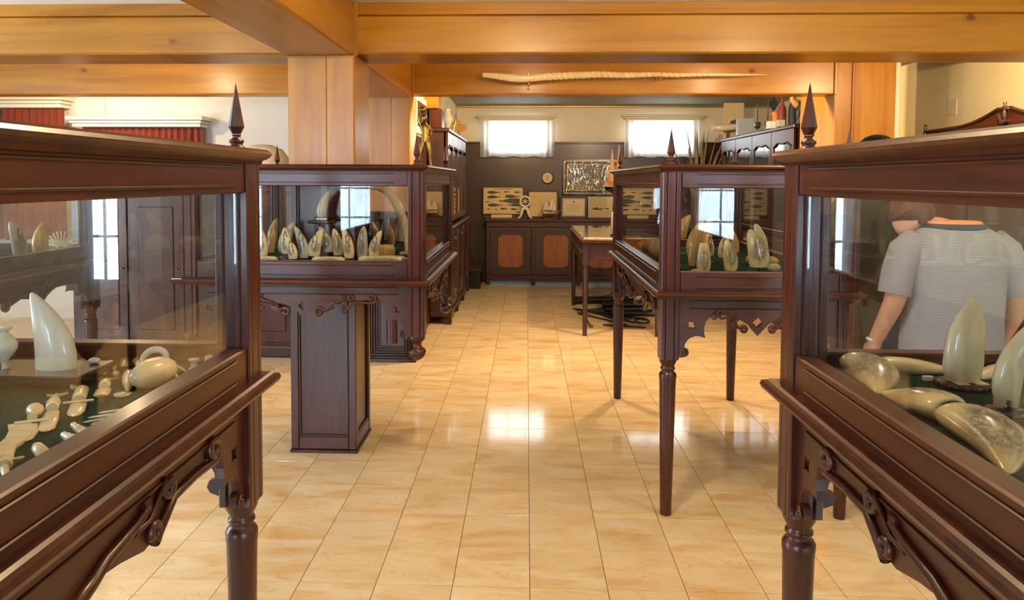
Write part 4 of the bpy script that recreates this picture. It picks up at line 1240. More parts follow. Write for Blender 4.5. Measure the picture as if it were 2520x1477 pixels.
# large white tooth on a black platform
T = thing('black_platform', 'low black platform on small white feet under the large white tooth', 'platform', (-1.10, 1.63, Z0))
MB().box(-1.24, -0.985, 1.555, 1.705, Z0 + 0.012, Z0 + 0.030, ch=0.003).build('board', 'black_wood', T)
for fx in (-1.22, -1.005):
    for fy in (1.57, 1.69):
        MB().lathe([(0.005, Z0), (0.007, Z0 + 0.006), (0.005, Z0 + 0.012)], (fx, fy, 0), 10).build('foot', 'ivory_white', T)
o = tooth_mb(0.175, 0.094, -0.30, 0.6, seg=20, prof=[(0.0, 0.98), (0.05, 1.0), (0.2, 1.0), (0.36, 0.95), (0.50, 0.86), (0.63, 0.73), (0.75, 0.58), (0.85, 0.42), (0.93, 0.27), (0.975, 0.16), (1.0, 0.04)]).build('white_tooth', 'ivory_white')
o.location = (-1.083, 1.63, Z0 + 0.030)
tag(o, 'large plain white tooth standing on the black platform', 'whale tooth')
vase('ivory_vase', 'turned white ivory urn at the picture edge by the platform', (-1.205, 1.62, Z0 + 0.030), 0.095, 0.034, 'ivory_white')
o = pebble('metal_ball', 'shiny metal ball in front of the ivory urn', -1.185, 1.565, Z0 + 0.030, 0.036, 0.036, 0.036, 'steel', 'ball')
o = tooth_mb(0.13, 0.06, -0.2, 0.6).build('ivory_tooth', 'ivory')
o.location = (-1.155, 1.76, Z0)
tag(o, 'smaller yellowish tooth half hidden behind the large white tooth', 'whale tooth')
pebble('ivory_button', 'oval white ivory button on the platform corner', -1.02, 1.675, Z0 + 0.030, 0.028, 0.022, 0.014, 'ivory_white', 'button')

# ---- distant case on the far side, seen through glass
for k, (x, y, h, w_, ln, mt, lab) in enumerate((
        (-2.90, 3.60, 0.20, 0.10, -0.2, 'ivory_pale', 'big pale tooth in the distant case, first at the picture edge'),
        (-2.92, 3.85, 0.19, 0.10, 0.2, 'ivory_pale', 'big pale tooth in the distant case, second from the edge'),
        (-2.92, 4.10, 0.20, 0.09, -0.25, 'ivory_grey', 'grey pointed tooth in the distant case'),
        (-2.95, 4.32, 0.18, 0.10, 0.15, 'ivory_amber', 'yellow glossy tooth in the distant case'))):
    standing_tooth(x, y, DECK, 0.02, h, w_, ln, mt, lab, 'teeth in the distant case', 1.2)
slab('long pale jaw piece lying at the end of the distant case', -2.95, 4.48, DECK, 0.16, 0.09, 0.06, 'ivory_scene')

T = thing('bone_fan', 'white ribbed bone fan standing at the end of the distant case', 'ornament', (-2.87, 4.40, DECK))
for k in range(11):
    a = radians(20 + 14 * k)
    MB().tube([(-2.87 + 0.02 * cos(a), 4.40, DECK + 0.03 + 0.02 * sin(a)), (-2.87 + 0.11 * cos(a), 4.40, DECK + 0.03 + 0.11 * sin(a))], [0.004, 0.006], 6).build('rib', 'ivory_white', T)
MB().box(-2.91, -2.83, 4.37, 4.43, DECK, DECK + 0.03, ch=0.006).build('base', 'ivory_white', T)

# ================================================================== FURNITURE AND OBJECTS OF THE FAR BAYS
# ---- narwhal tusk on the beam
T = thing('narwhal_tusk', 'long spiral narwhal tusk hung on the pine beam', 'tusk', (0.8, 6.13, 2.42))
n = 120
pts, rad = [], []
for i in range(n + 1):
    t = i / n
    x = -0.372 + 2.336 * t
    z = 2.452 - 0.030 * sin(pi * min(1, t / 0.32)) * (1 - t) + 0.004 * sin(t * 34) * (1 - t * 0.6) * (1 if t < 0.75 else 0.4)
    pts.append((x, 6.135, z)); rad.append(max(0.003, (0.022 + 0.018 * min(1, t / 0.10)) * (1 - t) ** 0.62 if t > 0.001 else 0.022))
core = MB().tube(pts, [r * 0.88 for r in rad], 10)
core.build('tusk_core', 'ivory', T)
for s in range(3):
    hp, hr = [], []
    for i in range(84, 110 * 3):
        t = i / (n * 3)
        k = int(t * n)
        if k >= n: break
        a = 2 * pi * (t * 17 + s / 3)
        r = rad[k]
        p = pts[k]
        x = -0.372 + 2.336 * t
        hp.append((x, p[1] + r * 0.74 * cos(a), p[2] + r * 0.74 * sin(a)))
        hr.append(r * 0.26)
    MB().tube(hp, hr, 6).build('spiral_ridge', 'ivory', T)
for bx, z0, z1 in ((0.012, 2.355, 2.485), (1.094, 2.405, 2.475)):
    h = thing('brass_hook', 'brass hook holding the thick end of the tusk' if bx < 0.5 else 'smaller brass hook holding the thin part of the tusk', 'hook', (bx, 6.2, z0))
    MB().box(bx - 0.008, bx + 0.008, 6.236, 6.242, z0, z1, ch=0.002).build('back_plate', 'brass', h)
    MB().tube([(bx, 6.238, z0 + 0.012), (bx, 6.15, z0 + 0.006), (bx, 6.085, z0 + 0.016), (bx, 6.075, z0 + 0.05), (bx, 6.085, z1 - 0.01)], 0.006, 8).build('hook_arm', 'brass', h)
tag(MB().lathe([(0.001, 2.285), (0.009, 2.289), (0.010, 2.296), (0.004, 2.305)], (-0.06, 6.33, 0), 12).build('brass_stud', 'brass', loc=(-0.06, 6.33, 2.285)), 'tiny brass knob under the tusk beam', 'knob')

# ---- far counter with shaped doors
def shaped(w, h, d):
    # rectangle with notched, bowed corners (u from -w/2, z from 0)
    p = []
    a, b = w / 2, h
    for sx, sz in ((1, 0), (1, 1), (-1, 1), (-1, 0)):
        q = [(a - d * 1.1, 0), (a - d * 0.9, d * 0.35), (a - d * 0.35, d * 0.5), (a, d * 1.2)]
        if sz: q = [(u, b - z) for u, z in q][::-1]
        if sx < 0: q = [(-u, z) for u, z in q]
        if sx < 0: q = q[::-1]
        if (sx, sz) in ((1, 0),): pass
        p += q
    # mid bows
    return p
CF = 10.93
T = thing('counter_cabinet', 'long low dark counter with rust-coloured shaped door panels', 'cabinet', (1.2, 11.1, 0))
MB().box(-0.60, 2.17, CF + 0.03, 11.30, 0.09, 0.955).build('carcass', 'dark_X', T)
MB().box(-0.63, 2.2, CF - 0.03, 11.305, 0.955, 0.995, ch=0.008).build('top_board', 'mahogany_X', T)
MB().box(-0.60, 2.17, CF + 0.0, CF + 0.03, 0.875, 0.955, ch=0.004).build('frieze', 'mahogany_X', T)
MB().box(-0.60, 2.17, CF - 0.01, CF + 0.03, 0.09, 0.155, ch=0.005).build('base_rail', 'mahogany_X', T)
MB().box(-0.55, 2.12, CF + 0.09, CF + 0.11, 0.0, 0.09).build('kick_board', 'blue_strip', T)
for k in range(5):
    x = -0.60 + k * 0.6775
    MB().box(x, x + 0.06, CF, CF + 0.05, 0, 0.09, ch=0.004).build('foot', 'dark_Z', T)
    if k < 4:
        d = thing('door', None, None, (0, 0, 0)); d.parent = T; d.location = (x + 0.365 - 1.2, CF - 11.1, 0.16)
        st = MB()
        W_, H_ = 0.60, 0.71
        inner = [(u, z + 0.11) for u, z in shaped(0.37, 0.49, 0.05)]
        st.prism([(-W_ / 2, 0), (W_ / 2, 0), (W_ / 2, H_), (-W_ / 2, H_)], 'XZ', -0.004, 0.024, [inner])
        st.build('door_frame', 'dark_Z', d, world=False)
        MB().prism([(u * 1.02, z) for u, z in inner], 'XZ', 0.008, 0.02).build('panel', 'rust_panel', d, world=False)
        bd = MB()
        wob = [(-0.25 + 0.5 * i / 20, -0.01, 0.655 - 0.018 * abs(sin(3 * pi * i / 20)) + (0.02 if 8 <= i <= 12 else 0)) for i in range(21)]
        bd.tube(wob, 0.006, 6).build('carved_moulding', 'dark_X', d, world=False)
        MB().box(x + 0.672, x + 0.692, CF - 0.004, CF + 0.03, 0.16, 0.875, ch=0.005).build('pilaster', 'dark_Z', T)

# whale chart
def whale(mb, x, z, l, y, flip=1):
    pr = [(-0.5, 0.02), (-0.42, 0.10), (-0.25, 0.16), (0, 0.15), (0.2, 0.08), (0.36, 0.02), (0.46, 0.07), (0.5, 0.06), (0.44, -0.01), (0.42, -0.05), (0.3, -0.02), (0.05, -0.10), (-0.2, -0.12), (-0.42, -0.08)]
    mb.prism([(x + flip * l * a, z + l * b * 0.8) for a, b in pr], 'XZ', y, y + 0.0006)
def framed(name, label, x0, x1, z0, z1, y, fw, fmat, pmat, cat='picture', lean=0.0, group=None, mount=None):
    T = thing(name, label, cat, ((x0 + x1) / 2, y, z0), group)
    f = MB()
    f.box(x0, x0 + fw, y - 0.02, y, z0, z1, ch=0.003).box(x1 - fw, x1, y - 0.02, y, z0, z1, ch=0.003)
    f.box(x0 + fw, x1 - fw, y - 0.02, y, z0, z0 + fw, ch=0.003).box(x0 + fw, x1 - fw, y - 0.02, y, z1 - fw, z1, ch=0.003)
    f.build('frame', fmat, T)
    MB().box(x0 + fw * 0.9, x1 - fw * 0.9, y - 0.008, y - 0.002, z0 + fw * 0.9, z1 - fw * 0.9).build('sheet', pmat, T)
    return T
FY = 11.20
T = framed('whale_chart', 'yellowed chart of printed whales standing on the counter', -0.675, -0.04, 1.045, 1.478, FY, 0.016, 'mahogany_X', 'paper_yellow', 'chart')
pr = MB()
for (u, v, l, fl) in ((-0.50, 1.385, 0.21, 1), (-0.30, 1.395, 0.09, 1), (-0.13, 1.39, 0.12, 1), (-0.50, 1.315, 0.21, 1), (-0.22, 1.325, 0.23, 1), (-0.25, 1.255, 0.36, -1), (-0.48, 1.19, 0.23, 1), (-0.20, 1.195, 0.20, -1), (-0.34, 1.135, 0.13, 1), (-0.57, 1.13, 0.07, 1), (-0.47, 1.125, 0.06, -1), (-0.18, 1.13, 0.13, 1), (-0.59, 1.245, 0.07, 1), (-0.13, 1.09, 0.08, 1)):
    whale(pr, u, v, l, FY - 0.0092, fl)
pr.build('printed_whales', 'ink', T)
MB().box(-0.50, -0.22, FY - 0.0092, FY - 0.0086, 1.437, 1.443).box(-0.62, -0.54, FY - 0.0092, FY - 0.0086, 1.282, 1.285).box(-0.62, -0.54, FY - 0.0092, FY - 0.0086, 1.222, 1.225).build('title_line', 'ink', T)
MB().box(-0.54, -0.22, FY - 0.03, FY - 0.012, 1.0, 1.05, ch=0.002).build('rest_strip', 'paper_cream', T)
MB().box(-0.66, -0.05, FY, FY + 0.03, 0.995, 1.06).build('easel_foot', 'dark_X', T)
T = framed('ship_print', 'cream framed sheet behind the silver sailing ship', 0.02, 0.485, 1.0, 1.42, FY + 0.05, 0.022, 'dark_X', 'paper_yellow')
pr = MB()
for k in range(6):
    pr.box(0.08, 0.40 - 0.03 * (k % 3), FY + 0.0412, FY + 0.0418, 1.33 - k * 0.03, 1.332 - k * 0.03)
pr.build('printed_lines', 'ink', T)
T = framed('certificate', 'small certificate in a dark greenish frame on the counter', 0.515, 0.925, 0.996, 1.335, FY + 0.02, 0.03, 'dark_X', 'paper_cream')
MB().box(0.548, 0.892, FY + 0.006, FY + 0.0125, 1.03, 1.30).build('mount', 'grey_stone', T)
MB().box(0.566, 0.874, FY + 0.004, FY + 0.0055, 1.048, 1.282).build('paper', 'paper_cream', T)
pr = MB().box(0.71, 0.73, FY + 0.003, FY + 0.0036, 1.235, 1.265)
for k in range(8):
    pr.box(0.60 + 0.01 * (k % 2), 0.85 - 0.015 * (k % 3), FY + 0.003, FY + 0.0036, 1.205 - k * 0.016, 1.2068 - k * 0.016)
pr.build('writing', 'ink', T)
T = framed('ship_drawing', 'framed drawing of a small steamer beside the certificate', 0.93, 1.36, 0.996, 1.345, FY + 0.03, 0.012, 'dark_X', 'paper_cream')
MB().prism([(1.0, 1.16), (1.02, 1.13), (1.14, 1.125), (1.17, 1.155), (1.10, 1.145), (1.09, 1.165), (1.05, 1.165), (1.04, 1.15)], 'XZ', FY + 0.021, FY + 0.0216).box(1.068, 1.071, FY + 0.021, FY + 0.0216, 1.16, 1.215).box(1.20, 1.26, FY + 0.021, FY + 0.0216, 1.14, 1.155).build('drawn_ship', 'ink', T)
# large framed picture on the wainscot
T = framed('framed_picture', 'large dark-framed picture under crinkled shiny film', 0.545, 1.42, 1.348, 1.90, 11.305, 0.03, 'black_wood', 'crinkled_film')
f = MB()
for k, m_ in ((1, 'gilt_line'), (2, 'dark_X'), (3, 'gilt_line')):
    o_ = 0.024 * k
    f = MB()
    x0, x1, z0, z1, w_ = 0.545 + o_, 1.42 - o_, 1.348 + o_, 1.90 - o_, 0.012
    f.box(x0, x0 + w_, 11.277, 11.30, z0, z1, ch=0.003).box(x1 - w_, x1, 11.277, 11.30, z0, z1, ch=0.003).box(x0, x1, 11.277, 11.30, z0, z0 + w_, ch=0.003).box(x0, x1, 11.277, 11.30, z1 - w_, z1, ch=0.003)
    f.build('inner_moulding', m_, T)
T = thing('round_plaque', 'small round cream plaque on the dark wainscot', 'plaque', (0.32, 11.305, 1.61))
MB().lathe([(0.092, 11.31), (0.092, 11.296), (0.08, 11.292)], (0.325, 0, 1.608), 28, 'Y').build('rim', 'mahogany_X', T)
MB().lathe([(0.078, 11.2925), (0.078, 11.290)], (0.32, 0, 1.615), 28, 'Y').build('disc', 'paper_cream', T)
MB().prism([(0.30, 1.57), (0.345, 1.57), (0.335, 1.63), (0.32, 1.655), (0.305, 1.63)], 'XZ', 11.2885, 11.2895).build('printed_figure', 'grey_stone', T)

# bone wheel ornament on jaw legs
T = thing('wheel_ornament', 'white bone ship wheel held on two curved bone legs', 'ornament', (-0.02, 11.08, 0.995))
c = (-0.02, 11.08, 1.255)
ringp = [(c[0] + 0.075 * cos(2 * pi * i / 28), c[1], c[2] + 0.075 * sin(2 * pi * i / 28)) for i in range(29)]
MB().tube(ringp, 0.014, 8).build('rim', 'ivory_white', T)
for k in range(4):
    a = pi * k / 4 + 0.3
    MB().tube([(c[0] - 0.088 * cos(a), c[1], c[2] - 0.088 * sin(a)), (c[0] + 0.088 * cos(a), c[1], c[2] + 0.088 * sin(a))], 0.006, 6).build('spoke', 'ivory', T)
MB().lathe([(0.016, -0.012), (0.016, 0.012)], c, 12, 'Y').build('hub', 'ivory', T)
for s in (-1, 1):
    MB().tube([(c[0] + s * 0.01, c[1], 1.175), (c[0] + s * 0.035, c[1], 1.14), (c[0] + s * 0.05, c[1], 1.08), (c[0] + s * 0.075, c[1], 1.02), (c[0] + s * 0.105, c[1], 1.001)], [0.012, 0.022, 0.022, 0.018, 0.010], 10).build('leg', 'ivory_white', T)
MB().box(c[0] - 0.055, c[0] + 0.055, c[1] - 0.02, c[1] + 0.02, 1.128, 1.16, ch=0.01).build('cross_piece', 'ivory_white', T)
model_ship('silver sailing ship model on a black base on the counter', (0.36, 11.06, 0.995), 0.26, 0.335, 'silver', 'silver', 'silver', 0.1, base='black_wood', nmast=2)

# low black chest
T = thing('black_chest', 'low black wooden chest on the floor beside the counter', 'chest', (-0.72, 10.75, 0))
MB().prism([(10.5, 0.0), (10.95, 0.0), (10.95, 0.30), (10.5, 0.27)], 'YZ', -0.83, -0.66).build('body', 'black_wood', T)
MB().prism([(10.47, 0.265), (10.97, 0.30), (10.97, 0.325), (10.47, 0.29)], 'YZ', -0.84, -0.645).build('lid', 'dark_Y', T)

# ---- tall glazed cabinets
def scallop(w, h, drop):
    # door opening with a wavy head, bottom at 0
    top = [(w / 2 - w * i / 16, h - drop * (0.55 + 0.45 * cos(2 * pi * i / 8)) * (0.4 if 5 < i < 11 else 1.0)) for i in range(17)]
    return [(-w / 2, 0), (w / 2, 0)] + top

def glazed_cabinet(name, label, xf, xb, y0, y1, z0, z1, ndoor, facing, mats=('dark', 'mahogany')):
    # front plane x = xf, back x = xb; facing = +1 looks to +X
    T = thing(name, label, 'cabinet', ((xf + xb) / 2, (y0 + y1) / 2, z0))
    s = facing
    dk, mh = mats
    MB().box(min(xf - s * 0.03, xb), max(xf - s * 0.03, xb), y0, y0 + 0.025, z0, z1).build('side_panel', dk + '_Z', T)
    MB().box(min(xf - s * 0.03, xb), max(xf - s * 0.03, xb), y1 - 0.025, y1, z0, z1).build('side_panel', dk + '_Z', T)
    MB().box(min(xb, xb + s * 0.015), max(xb, xb + s * 0.015), y0, y1, z0, z1).build('back_panel', dk + '_Z', T)
    MB().box(min(xf - s * 0.03, xb), max(xf - s * 0.03, xb), y0, y1, z0, z0 + 0.03).build('bottom_board', dk + '_Y', T)
    MB().box(min(xf + s * 0.03, xb), max(xf + s * 0.03, xb), y0 - 0.03, y1 + 0.03, z1 - 0.04, z1, ch=0.008).build('cornice', dk + '_Y', T)
    for k in (1, 2):
        zz = z0 + (z1 - z0) * k / 3
        MB().box(min(xf - s * 0.05, xb), max(xf - s * 0.05, xb), y0 + 0.03, y1 - 0.03, zz, zz + 0.02).build('shelf', dk + '_Y', T)
    W_ = (y1 - y0) / ndoor
    Hh = z1 - 0.04 - z0
    for k in range(ndoor):
        yc = y0 + W_ * (k + 0.5)
        d = bpy.data.objects.new('door', None); COL.objects.link(d); d.parent = T
        d.location = (xf - (xf + xb) / 2, yc - (y0 + y1) / 2, 0)
        inner = [(u, z + 0.08) for u, z in scallop(W_ * 0.78, Hh - 0.21, 0.045)]
        fr_ = MB().prism([(-W_ / 2 + 0.008, 0.01), (W_ / 2 - 0.008, 0.01), (W_ / 2 - 0.008, Hh), (-W_ / 2 + 0.008, Hh)], 'YZ', -0.012, 0.012, [inner])
        fr_.build('door_frame', mh + '_Z', d, world=False)
        MB().box(-0.003, 0.001, -W_ * 0.42, W_ * 0.42, 0.06, Hh - 0.09).build('pane', 'cabinet_glass', d, world=False)
        MB().tube([(s * 0.014, u, z) for u, z in inner[2:]], 0.008, 6).build('carved_head', dk + '_Y', d, world=False)
    return T

glazed_cabinet('glazed_cabinet', 'tall dark glazed cabinet standing on the carved counter beside the aisle', -0.845, -1.045, 7.72, 9.98, 1.10, 2.125, 4, 1)
T = thing('carved_counter', 'dark carved lower counter on short feet beside the aisle', 'cabinet', (-0.93, 9.1, 0))
MB().box(-1.045, -0.84, 7.88, 10.36, 0.12, 1.02).build('carcass', 'dark_Y', T)
MB().box(-1.045, -0.79, 7.84, 10.40, 1.02, 1.07, ch=0.012).build('top_board', 'dark_Y', T)
MB().box(-1.045, -0.81, 7.86, 10.38, 0.09, 0.14, ch=0.006).build('base_rail', 'dark_Y', T)
for yy in (7.88, 8.68, 9.48, 10.30):
    MB().box(-0.87, -0.81, yy, yy + 0.06, 0, 0.12, ch=0.004).build('foot', 'dark_Z', T)
    MB().lathe([(0.022, 0.14), (0.034, 0.20), (0.020, 0.26), (0.034, 0.32), (0.028, 0.36), (0.026, 0.9), (0.036, 0.95), (0.026, 1.0)], (-0.828, yy + 0.03, 0), 14).build('turned_pilaster', 'dark_Z', T)
for k in range(3):
    y0 = 7.97 + k * 0.80
    d = bpy.data.objects.new('door', None); COL.objects.link(d); d.parent = T; d.location = (0.095, y0 + 0.335 - 9.1, 0.16)
    MB().prism([(-0.33, 0), (0.33, 0), (0.33, 0.66), (-0.33, 0.66)], 'YZ', -0.006, 0.016, [[(u, z + 0.08) for u, z in shaped(0.46, 0.50, 0.06)]]).build('door_frame', 'dark_Z', d, world=False)
    MB().box(-0.004, 0.004, -0.26, 0.26, 0.06, 0.60).build('panel', 'mahogany_Z', d, world=False)
    dr = bpy.data.objects.new('drawer', None); COL.objects.link(dr); dr.parent = T; dr.location = (0.095, y0 + 0.335 - 9.1, 0.84)
    MB().box(-0.004, 0.016, -0.33, 0.33, 0, 0.15, ch=0.005).build('drawer_front', 'dark_Y', dr, world=False)
    MB().tube([(0.018, -0.05, 0.085), (0.034, -0.03, 0.07), (0.034, 0.03, 0.07), (0.018, 0.05, 0.085)], 0.006, 6).build('handle', 'steel', dr, world=False)
MB().box(-1.04, -0.86, 7.862, 7.88, 0.14, 1.0, ch=0.004).build('end_panel', 'dark_Z', T)

glazed_cabinet('glazed_cabinet', 'long dark glazed cabinet with wavy door heads before the right wall', 2.75, 3.2, 7.64, 10.45, 1.05, 2.165, 4, -1)
T = thing('base_cabinet', 'low dark base cabinet under the long glazed cabinet', 'cabinet', (3.0, 9.05, 0))
MB().box(2.74, 3.25, 7.60, 10.5, 0.0, 1.0).build('carcass', 'dark_Y', T)
MB().box(2.70, 3.27, 7.57, 10.53, 1.0, 1.05, ch=0.01).build('top_board', 'dark_Y', T)
for k in range(4):
    MB().box(2.725, 2.745, 7.65 + k * 0.71, 8.30 + k * 0.71, 0.1, 0.95, ch=0.006).build('door', 'mahogany_Z', T)

# crested cabinet by the right wall
T = thing('crested_cabinet', 'tall wooden cabinet with a swept carved crest by the cream wall', 'cabinet', (3.48, 5.2, 0))
MB().box(3.27, 3.68, 4.20, 6.20, 0.0, 1.90).build('carcass', 'mahogany_Y', T)
MB().box(3.25, 3.69, 4.17, 6.23, 1.90, 1.935, ch=0.008).build('cornice', 'mahogany_Y', T)
cr = [(6.20, 1.93), (6.20, 1.99)]
for i in range(1, 12):
    t = i / 11
    cr.append((6.20 - 0.93 * t, 1.99 + 0.012 * t + 0.085 * max(0, (t - 0.45) / 0.55) ** 2))
cr += [(5.20, 2.085), (5.13, 2.085)]
cr2 = [(10.40 - y - 0.07, z) for y, z in cr[::-1]]
cr = cr + [(5.2 - 0.0 - (y - 5.2), z) for y, z in cr[::-1][2:]]
MB().prism(cr, 'YZ', 3.29, 3.31).build('crest_board', 'mahogany_Y', T)
MB().tube([(3.285, y, z) for y, z in cr[1:-1]], 0.012, 8).build('crest_moulding', 'dark_Y', T)
for yy, zz in ((6.19, 1.99), (5.19, 2.07)):
    MB().lathe([(0.012, -0.06), (0.02, -0.03), (0.012, 0.0), (0.008, 0.015), (0.016, 0.03), (0.007, 0.04), (0.013, 0.055), (0.004, 0.06)], (3.285, yy, zz), 12).build('finial', 'dark_Z', T)
MB().tube([(3.28, 5.24, 2.05), (3.275, 5.22, 2.01), (3.275, 5.19, 1.985), (3.28, 5.16, 2.0)], [0.012, 0.02, 0.024, 0.012], 8).build('crest_carving', 'dark_Y', T)
for k in range(3):
    MB().box(3.245, 3.272, 4.24 + k * 0.655, 4.86 + k * 0.655, 0.15, 1.86, ch=0.008).build('door', 'mahogany_Z', T)
tag(MB().box(3.692, 3.70, 6.48, 6.62, 2.16, 2.30, ch=0.002).build('cover_plate', 'switch_plate', loc=(3.70, 6.55, 2.16)), 'flat cream cover plate on the cream wall', 'cover plate')

# ---- wardrobe behind the column case, at the left
T = thing('wooden_wardrobe', 'wide brown panelled wooden cupboard against the white wall', 'wardrobe', (-3.0, 6.6, 0))
MB().box(-4.05, -2.02, 6.36, 6.9, 0.10, 1.46).build('carcass', 'mahogany_Z', T)
MB().box(-4.09, -1.98, 6.32, 6.92, 0.0, 0.10, ch=0.012).build('plinth', 'dark_X', T)
MB().box(-4.08, -1.99, 6.33, 6.92, 1.46, 1.52, ch=0.012).build('cornice', 'mahogany_X', T)
for k in range(4):
    x = -4.02 + k * 0.5
    d = bpy.data.objects.new('door', None); COL.objects.link(d); d.parent = T; d.location = (x + 0.24 + 3.0, 6.345 - 6.6, 0.13)
    MB().box(-0.235, 0.235, 0, 0.018, 0, 1.31, ch=0.004).build('door_leaf', 'mahogany_Z', d, world=False)
    MB().box(-0.16, 0.16, -0.010, 0.002, 0.1, 1.2, ch=0.008).build('panel', 'mahogany_Z', d, world=False)
    MB().lathe([(0.004, -0.03), (0.012, -0.02), (0.006, 0.0)], (0.19, 0, 0.65), 10, 'Y').build('knob', 'brass', d, world=False)
o = MB()
rings = []
for zz, k in ((0, 0.9), (0.12, 1.0), (0.26, 0.96), (0.33, 0.75), (0.37, 0.35), (0.375, 0.02)):
    rings.append([(0.24 * k * cos(2 * pi * i / 20) * (1 + 0.06 * sin(3 * 2 * pi * i / 20)), 0.16 * k * sin(2 * pi * i / 20), zz) for i in range(20)])
o = o.loft(rings).build('whale_vertebra', 'vertebra'); o.location = (-2.42, 6.62, 1.52)
tag(o, 'pale rounded whale bone lying on top of the brown cupboard', 'whale bone')

# ---- desk-height table vitrine with pale trays
T = thing('table_vitrine', 'narrow dark table with flat glass-topped trays in the far aisle', 'display table', (0.95, 8.3, 0))
for lx in (0.60, 1.33):
    for ly in (7.40, 9.22):
        MB().lathe([(0.022, 0), (0.026, 0.3), (0.033, 0.68), (0.026, 0.70), (0.034, 0.72)], (lx, ly, 0), 14).build('leg', 'dark_Z', T)
        MB().box(lx - 0.034, lx + 0.034, ly - 0.034, ly + 0.034, 0.72, 0.95, ch=0.004).build('leg_block', 'dark_Z', T)
MB().box(0.60, 1.33, 7.40, 7.42, 0.76, 0.95).build('front_apron', 'mahogany_X', T)
MB().box(0.60, 1.33, 9.20, 9.22, 0.76, 0.95).build('back_apron', 'mahogany_X', T)
MB().box(0.585, 0.605, 7.42, 9.2, 0.78, 0.95).build('side_apron', 'mahogany_Y', T)
MB().box(1.325, 1.345, 7.42, 9.2, 0.78, 0.95).build('side_apron', 'mahogany_Y', T)
for k in range(6):
    MB().tube([(0.575, 7.55 + k * 0.28 + 0.09 * cos(a), 0.80 + 0.05 * sin(a)) for a in [i * 0.6 for i in range(9)]], 0.012, 6).build('scroll', 'dark_Y', T)
MB().box(0.55, 1.38, 7.34, 9.27, 0.95, 0.985, ch=0.01).build('top_board', 'mahogany_Y', T)
for k in range(5):
    y0 = 7.40 + k * 0.37
    tr = MB().box(0.59, 1.34, y0, y0 + 0.31, 0.985, 0.992)
    t_ = tr.build('tray', 'grey_stone', T)
    for j in range(3):
        MB().box(0.61 + j * 0.24, 0.61 + j * 0.24 + 0.20, y0 + 0.03, y0 + 0.28, 0.992, 0.996).build('card', ('paper_cream', 'pale_blue_card', 'paper_yellow')[(j + k) % 3], t_)
    MB().box(0.575, 1.355, y0 - 0.03, y0 - 0.012, 0.985, 1.0).build('divider', 'ivory_pale', T)
MB().box(0.57, 1.36, 7.36, 9.25, 1.004, 1.008).build('top_glass', 'glass', T)
T = thing('stone_disc', 'pale grey bone disc standing upright on the far table', 'disc', (0.90, 7.62, 1.008))
MB().lathe([(0.02, -0.012), (0.115, -0.012), (0.12, 0), (0.115, 0.012), (0.02, 0.012)], (0.90, 7.62, 1.135), 28, 'X').build('disc', 'grey_stone', T)
MB().box(0.87, 0.93, 7.58, 7.66, 1.008, 1.02, ch=0.003).build('foot', 'black_wood', T)

# black stand with ochre-sailed boat
T = thing('black_stand', 'slim black pedestal stand carrying the ochre sailing boat', 'stand', (1.17, 9.75, 0))
MB().lathe([(0.16, 0), (0.16, 0.03), (0.06, 0.05), (0.025, 0.1), (0.02, 0.7), (0.03, 1.2), (0.022, 1.38), (0.05, 1.42), (0.13, 1.45), (0.14, 1.475), (0.14, 1.49)], (1.17, 9.75, 0), 20).build('column', 'black_wood', T)
MB().box(1.03, 1.31, 9.61, 9.89, 1.49, 1.50, ch=0.003).build('top_board', 'black_wood', T)
T = thing('sailing_boat', 'wooden sailing boat model with two tall ochre sails', 'model boat', (1.17, 9.75, 1.50))
rings = []
for t, k in ((-0.5, 0.1), (-0.25, 0.8), (0.1, 1.0), (0.35, 0.7), (0.5, 0.1)):
    rings.append([(0.26 * t, -0.035 * k, 0.07), (0.26 * t, 0, 0.0), (0.26 * t, 0.035 * k, 0.07)])
MB().loft(rings, False).build('hull', 'ochre_wood', T, world=False)
for xo, hh in ((-0.04, 0.50), (0.05, 0.56)):
    rings = []
    for zz, k in ((0.06, 0.9), (0.12, 1.0), (0.3, 0.55), (hh, 0.03)):
        rings.append([(xo + 0.055 * k * cos(a), 0.02 * k * sin(a), zz) for a in (0, pi / 3, 2 * pi / 3, pi, 4 * pi / 3, 5 * pi / 3)])
    MB().loft(rings, False).build('sail', 'ochre_wood', T, world=False)

# ---- black whaling irons on the floor
IR = 'black whaling irons on the floor'
def iron(label, a, b, r, head=None, name='harpoon'):
    A_, B_ = Vector(a), Vector(b)
    T = thing(name, label, 'harpoon', (a[0], a[1], 0), IR)
    MB().tube([A_, (A_ + B_) / 2, B_], [r, r, r * 0.85], 8).build('shaft', 'black_iron', T)
    d = (A_ - B_).normalized()
    if head:
        n_ = Vector((-d.y, d.x, 0))
        p = [A_ + d * 0.09, A_ + n_ * 0.03 - d * 0.02, A_ - d * 0.0, A_ - n_ * 0.03 - d * 0.02]
        MB().prism([(q.x, q.y) for q in p], 'XY', max(0.002, A_.z - 0.006), A_.z + 0.008).build('head', head, T)
    return T
iron('thick black beam lying across behind the other irons', (0.62, 9.30, 0.05), (2.1, 9.55, 0.05), 0.05, None, 'iron_beam')
iron('second thick black beam lying lower in the pile', (0.95, 9.05, 0.045), (2.1, 8.95, 0.045), 0.045, None, 'iron_beam')
iron('thin harpoon with a pale tip nearest the table leg', (0.70, 7.86, 0.012), (0.66, 8.75, 0.012), 0.008, 'steel')
iron('thin harpoon with a broad dark head beside the pale-tipped one', (0.66, 8.55, 0.012), (1.10, 7.92, 0.012), 0.008, 'black_iron')
iron('thin harpoon fanned out in the middle of the pile', (0.70, 8.65, 0.03), (1.20, 8.05, 0.012), 0.008, 'black_iron')
iron('longest thin harpoon fanned toward the case leg', (0.64, 8.8, 0.02), (1.35, 8.30, 0.012), 0.010, 'black_iron')
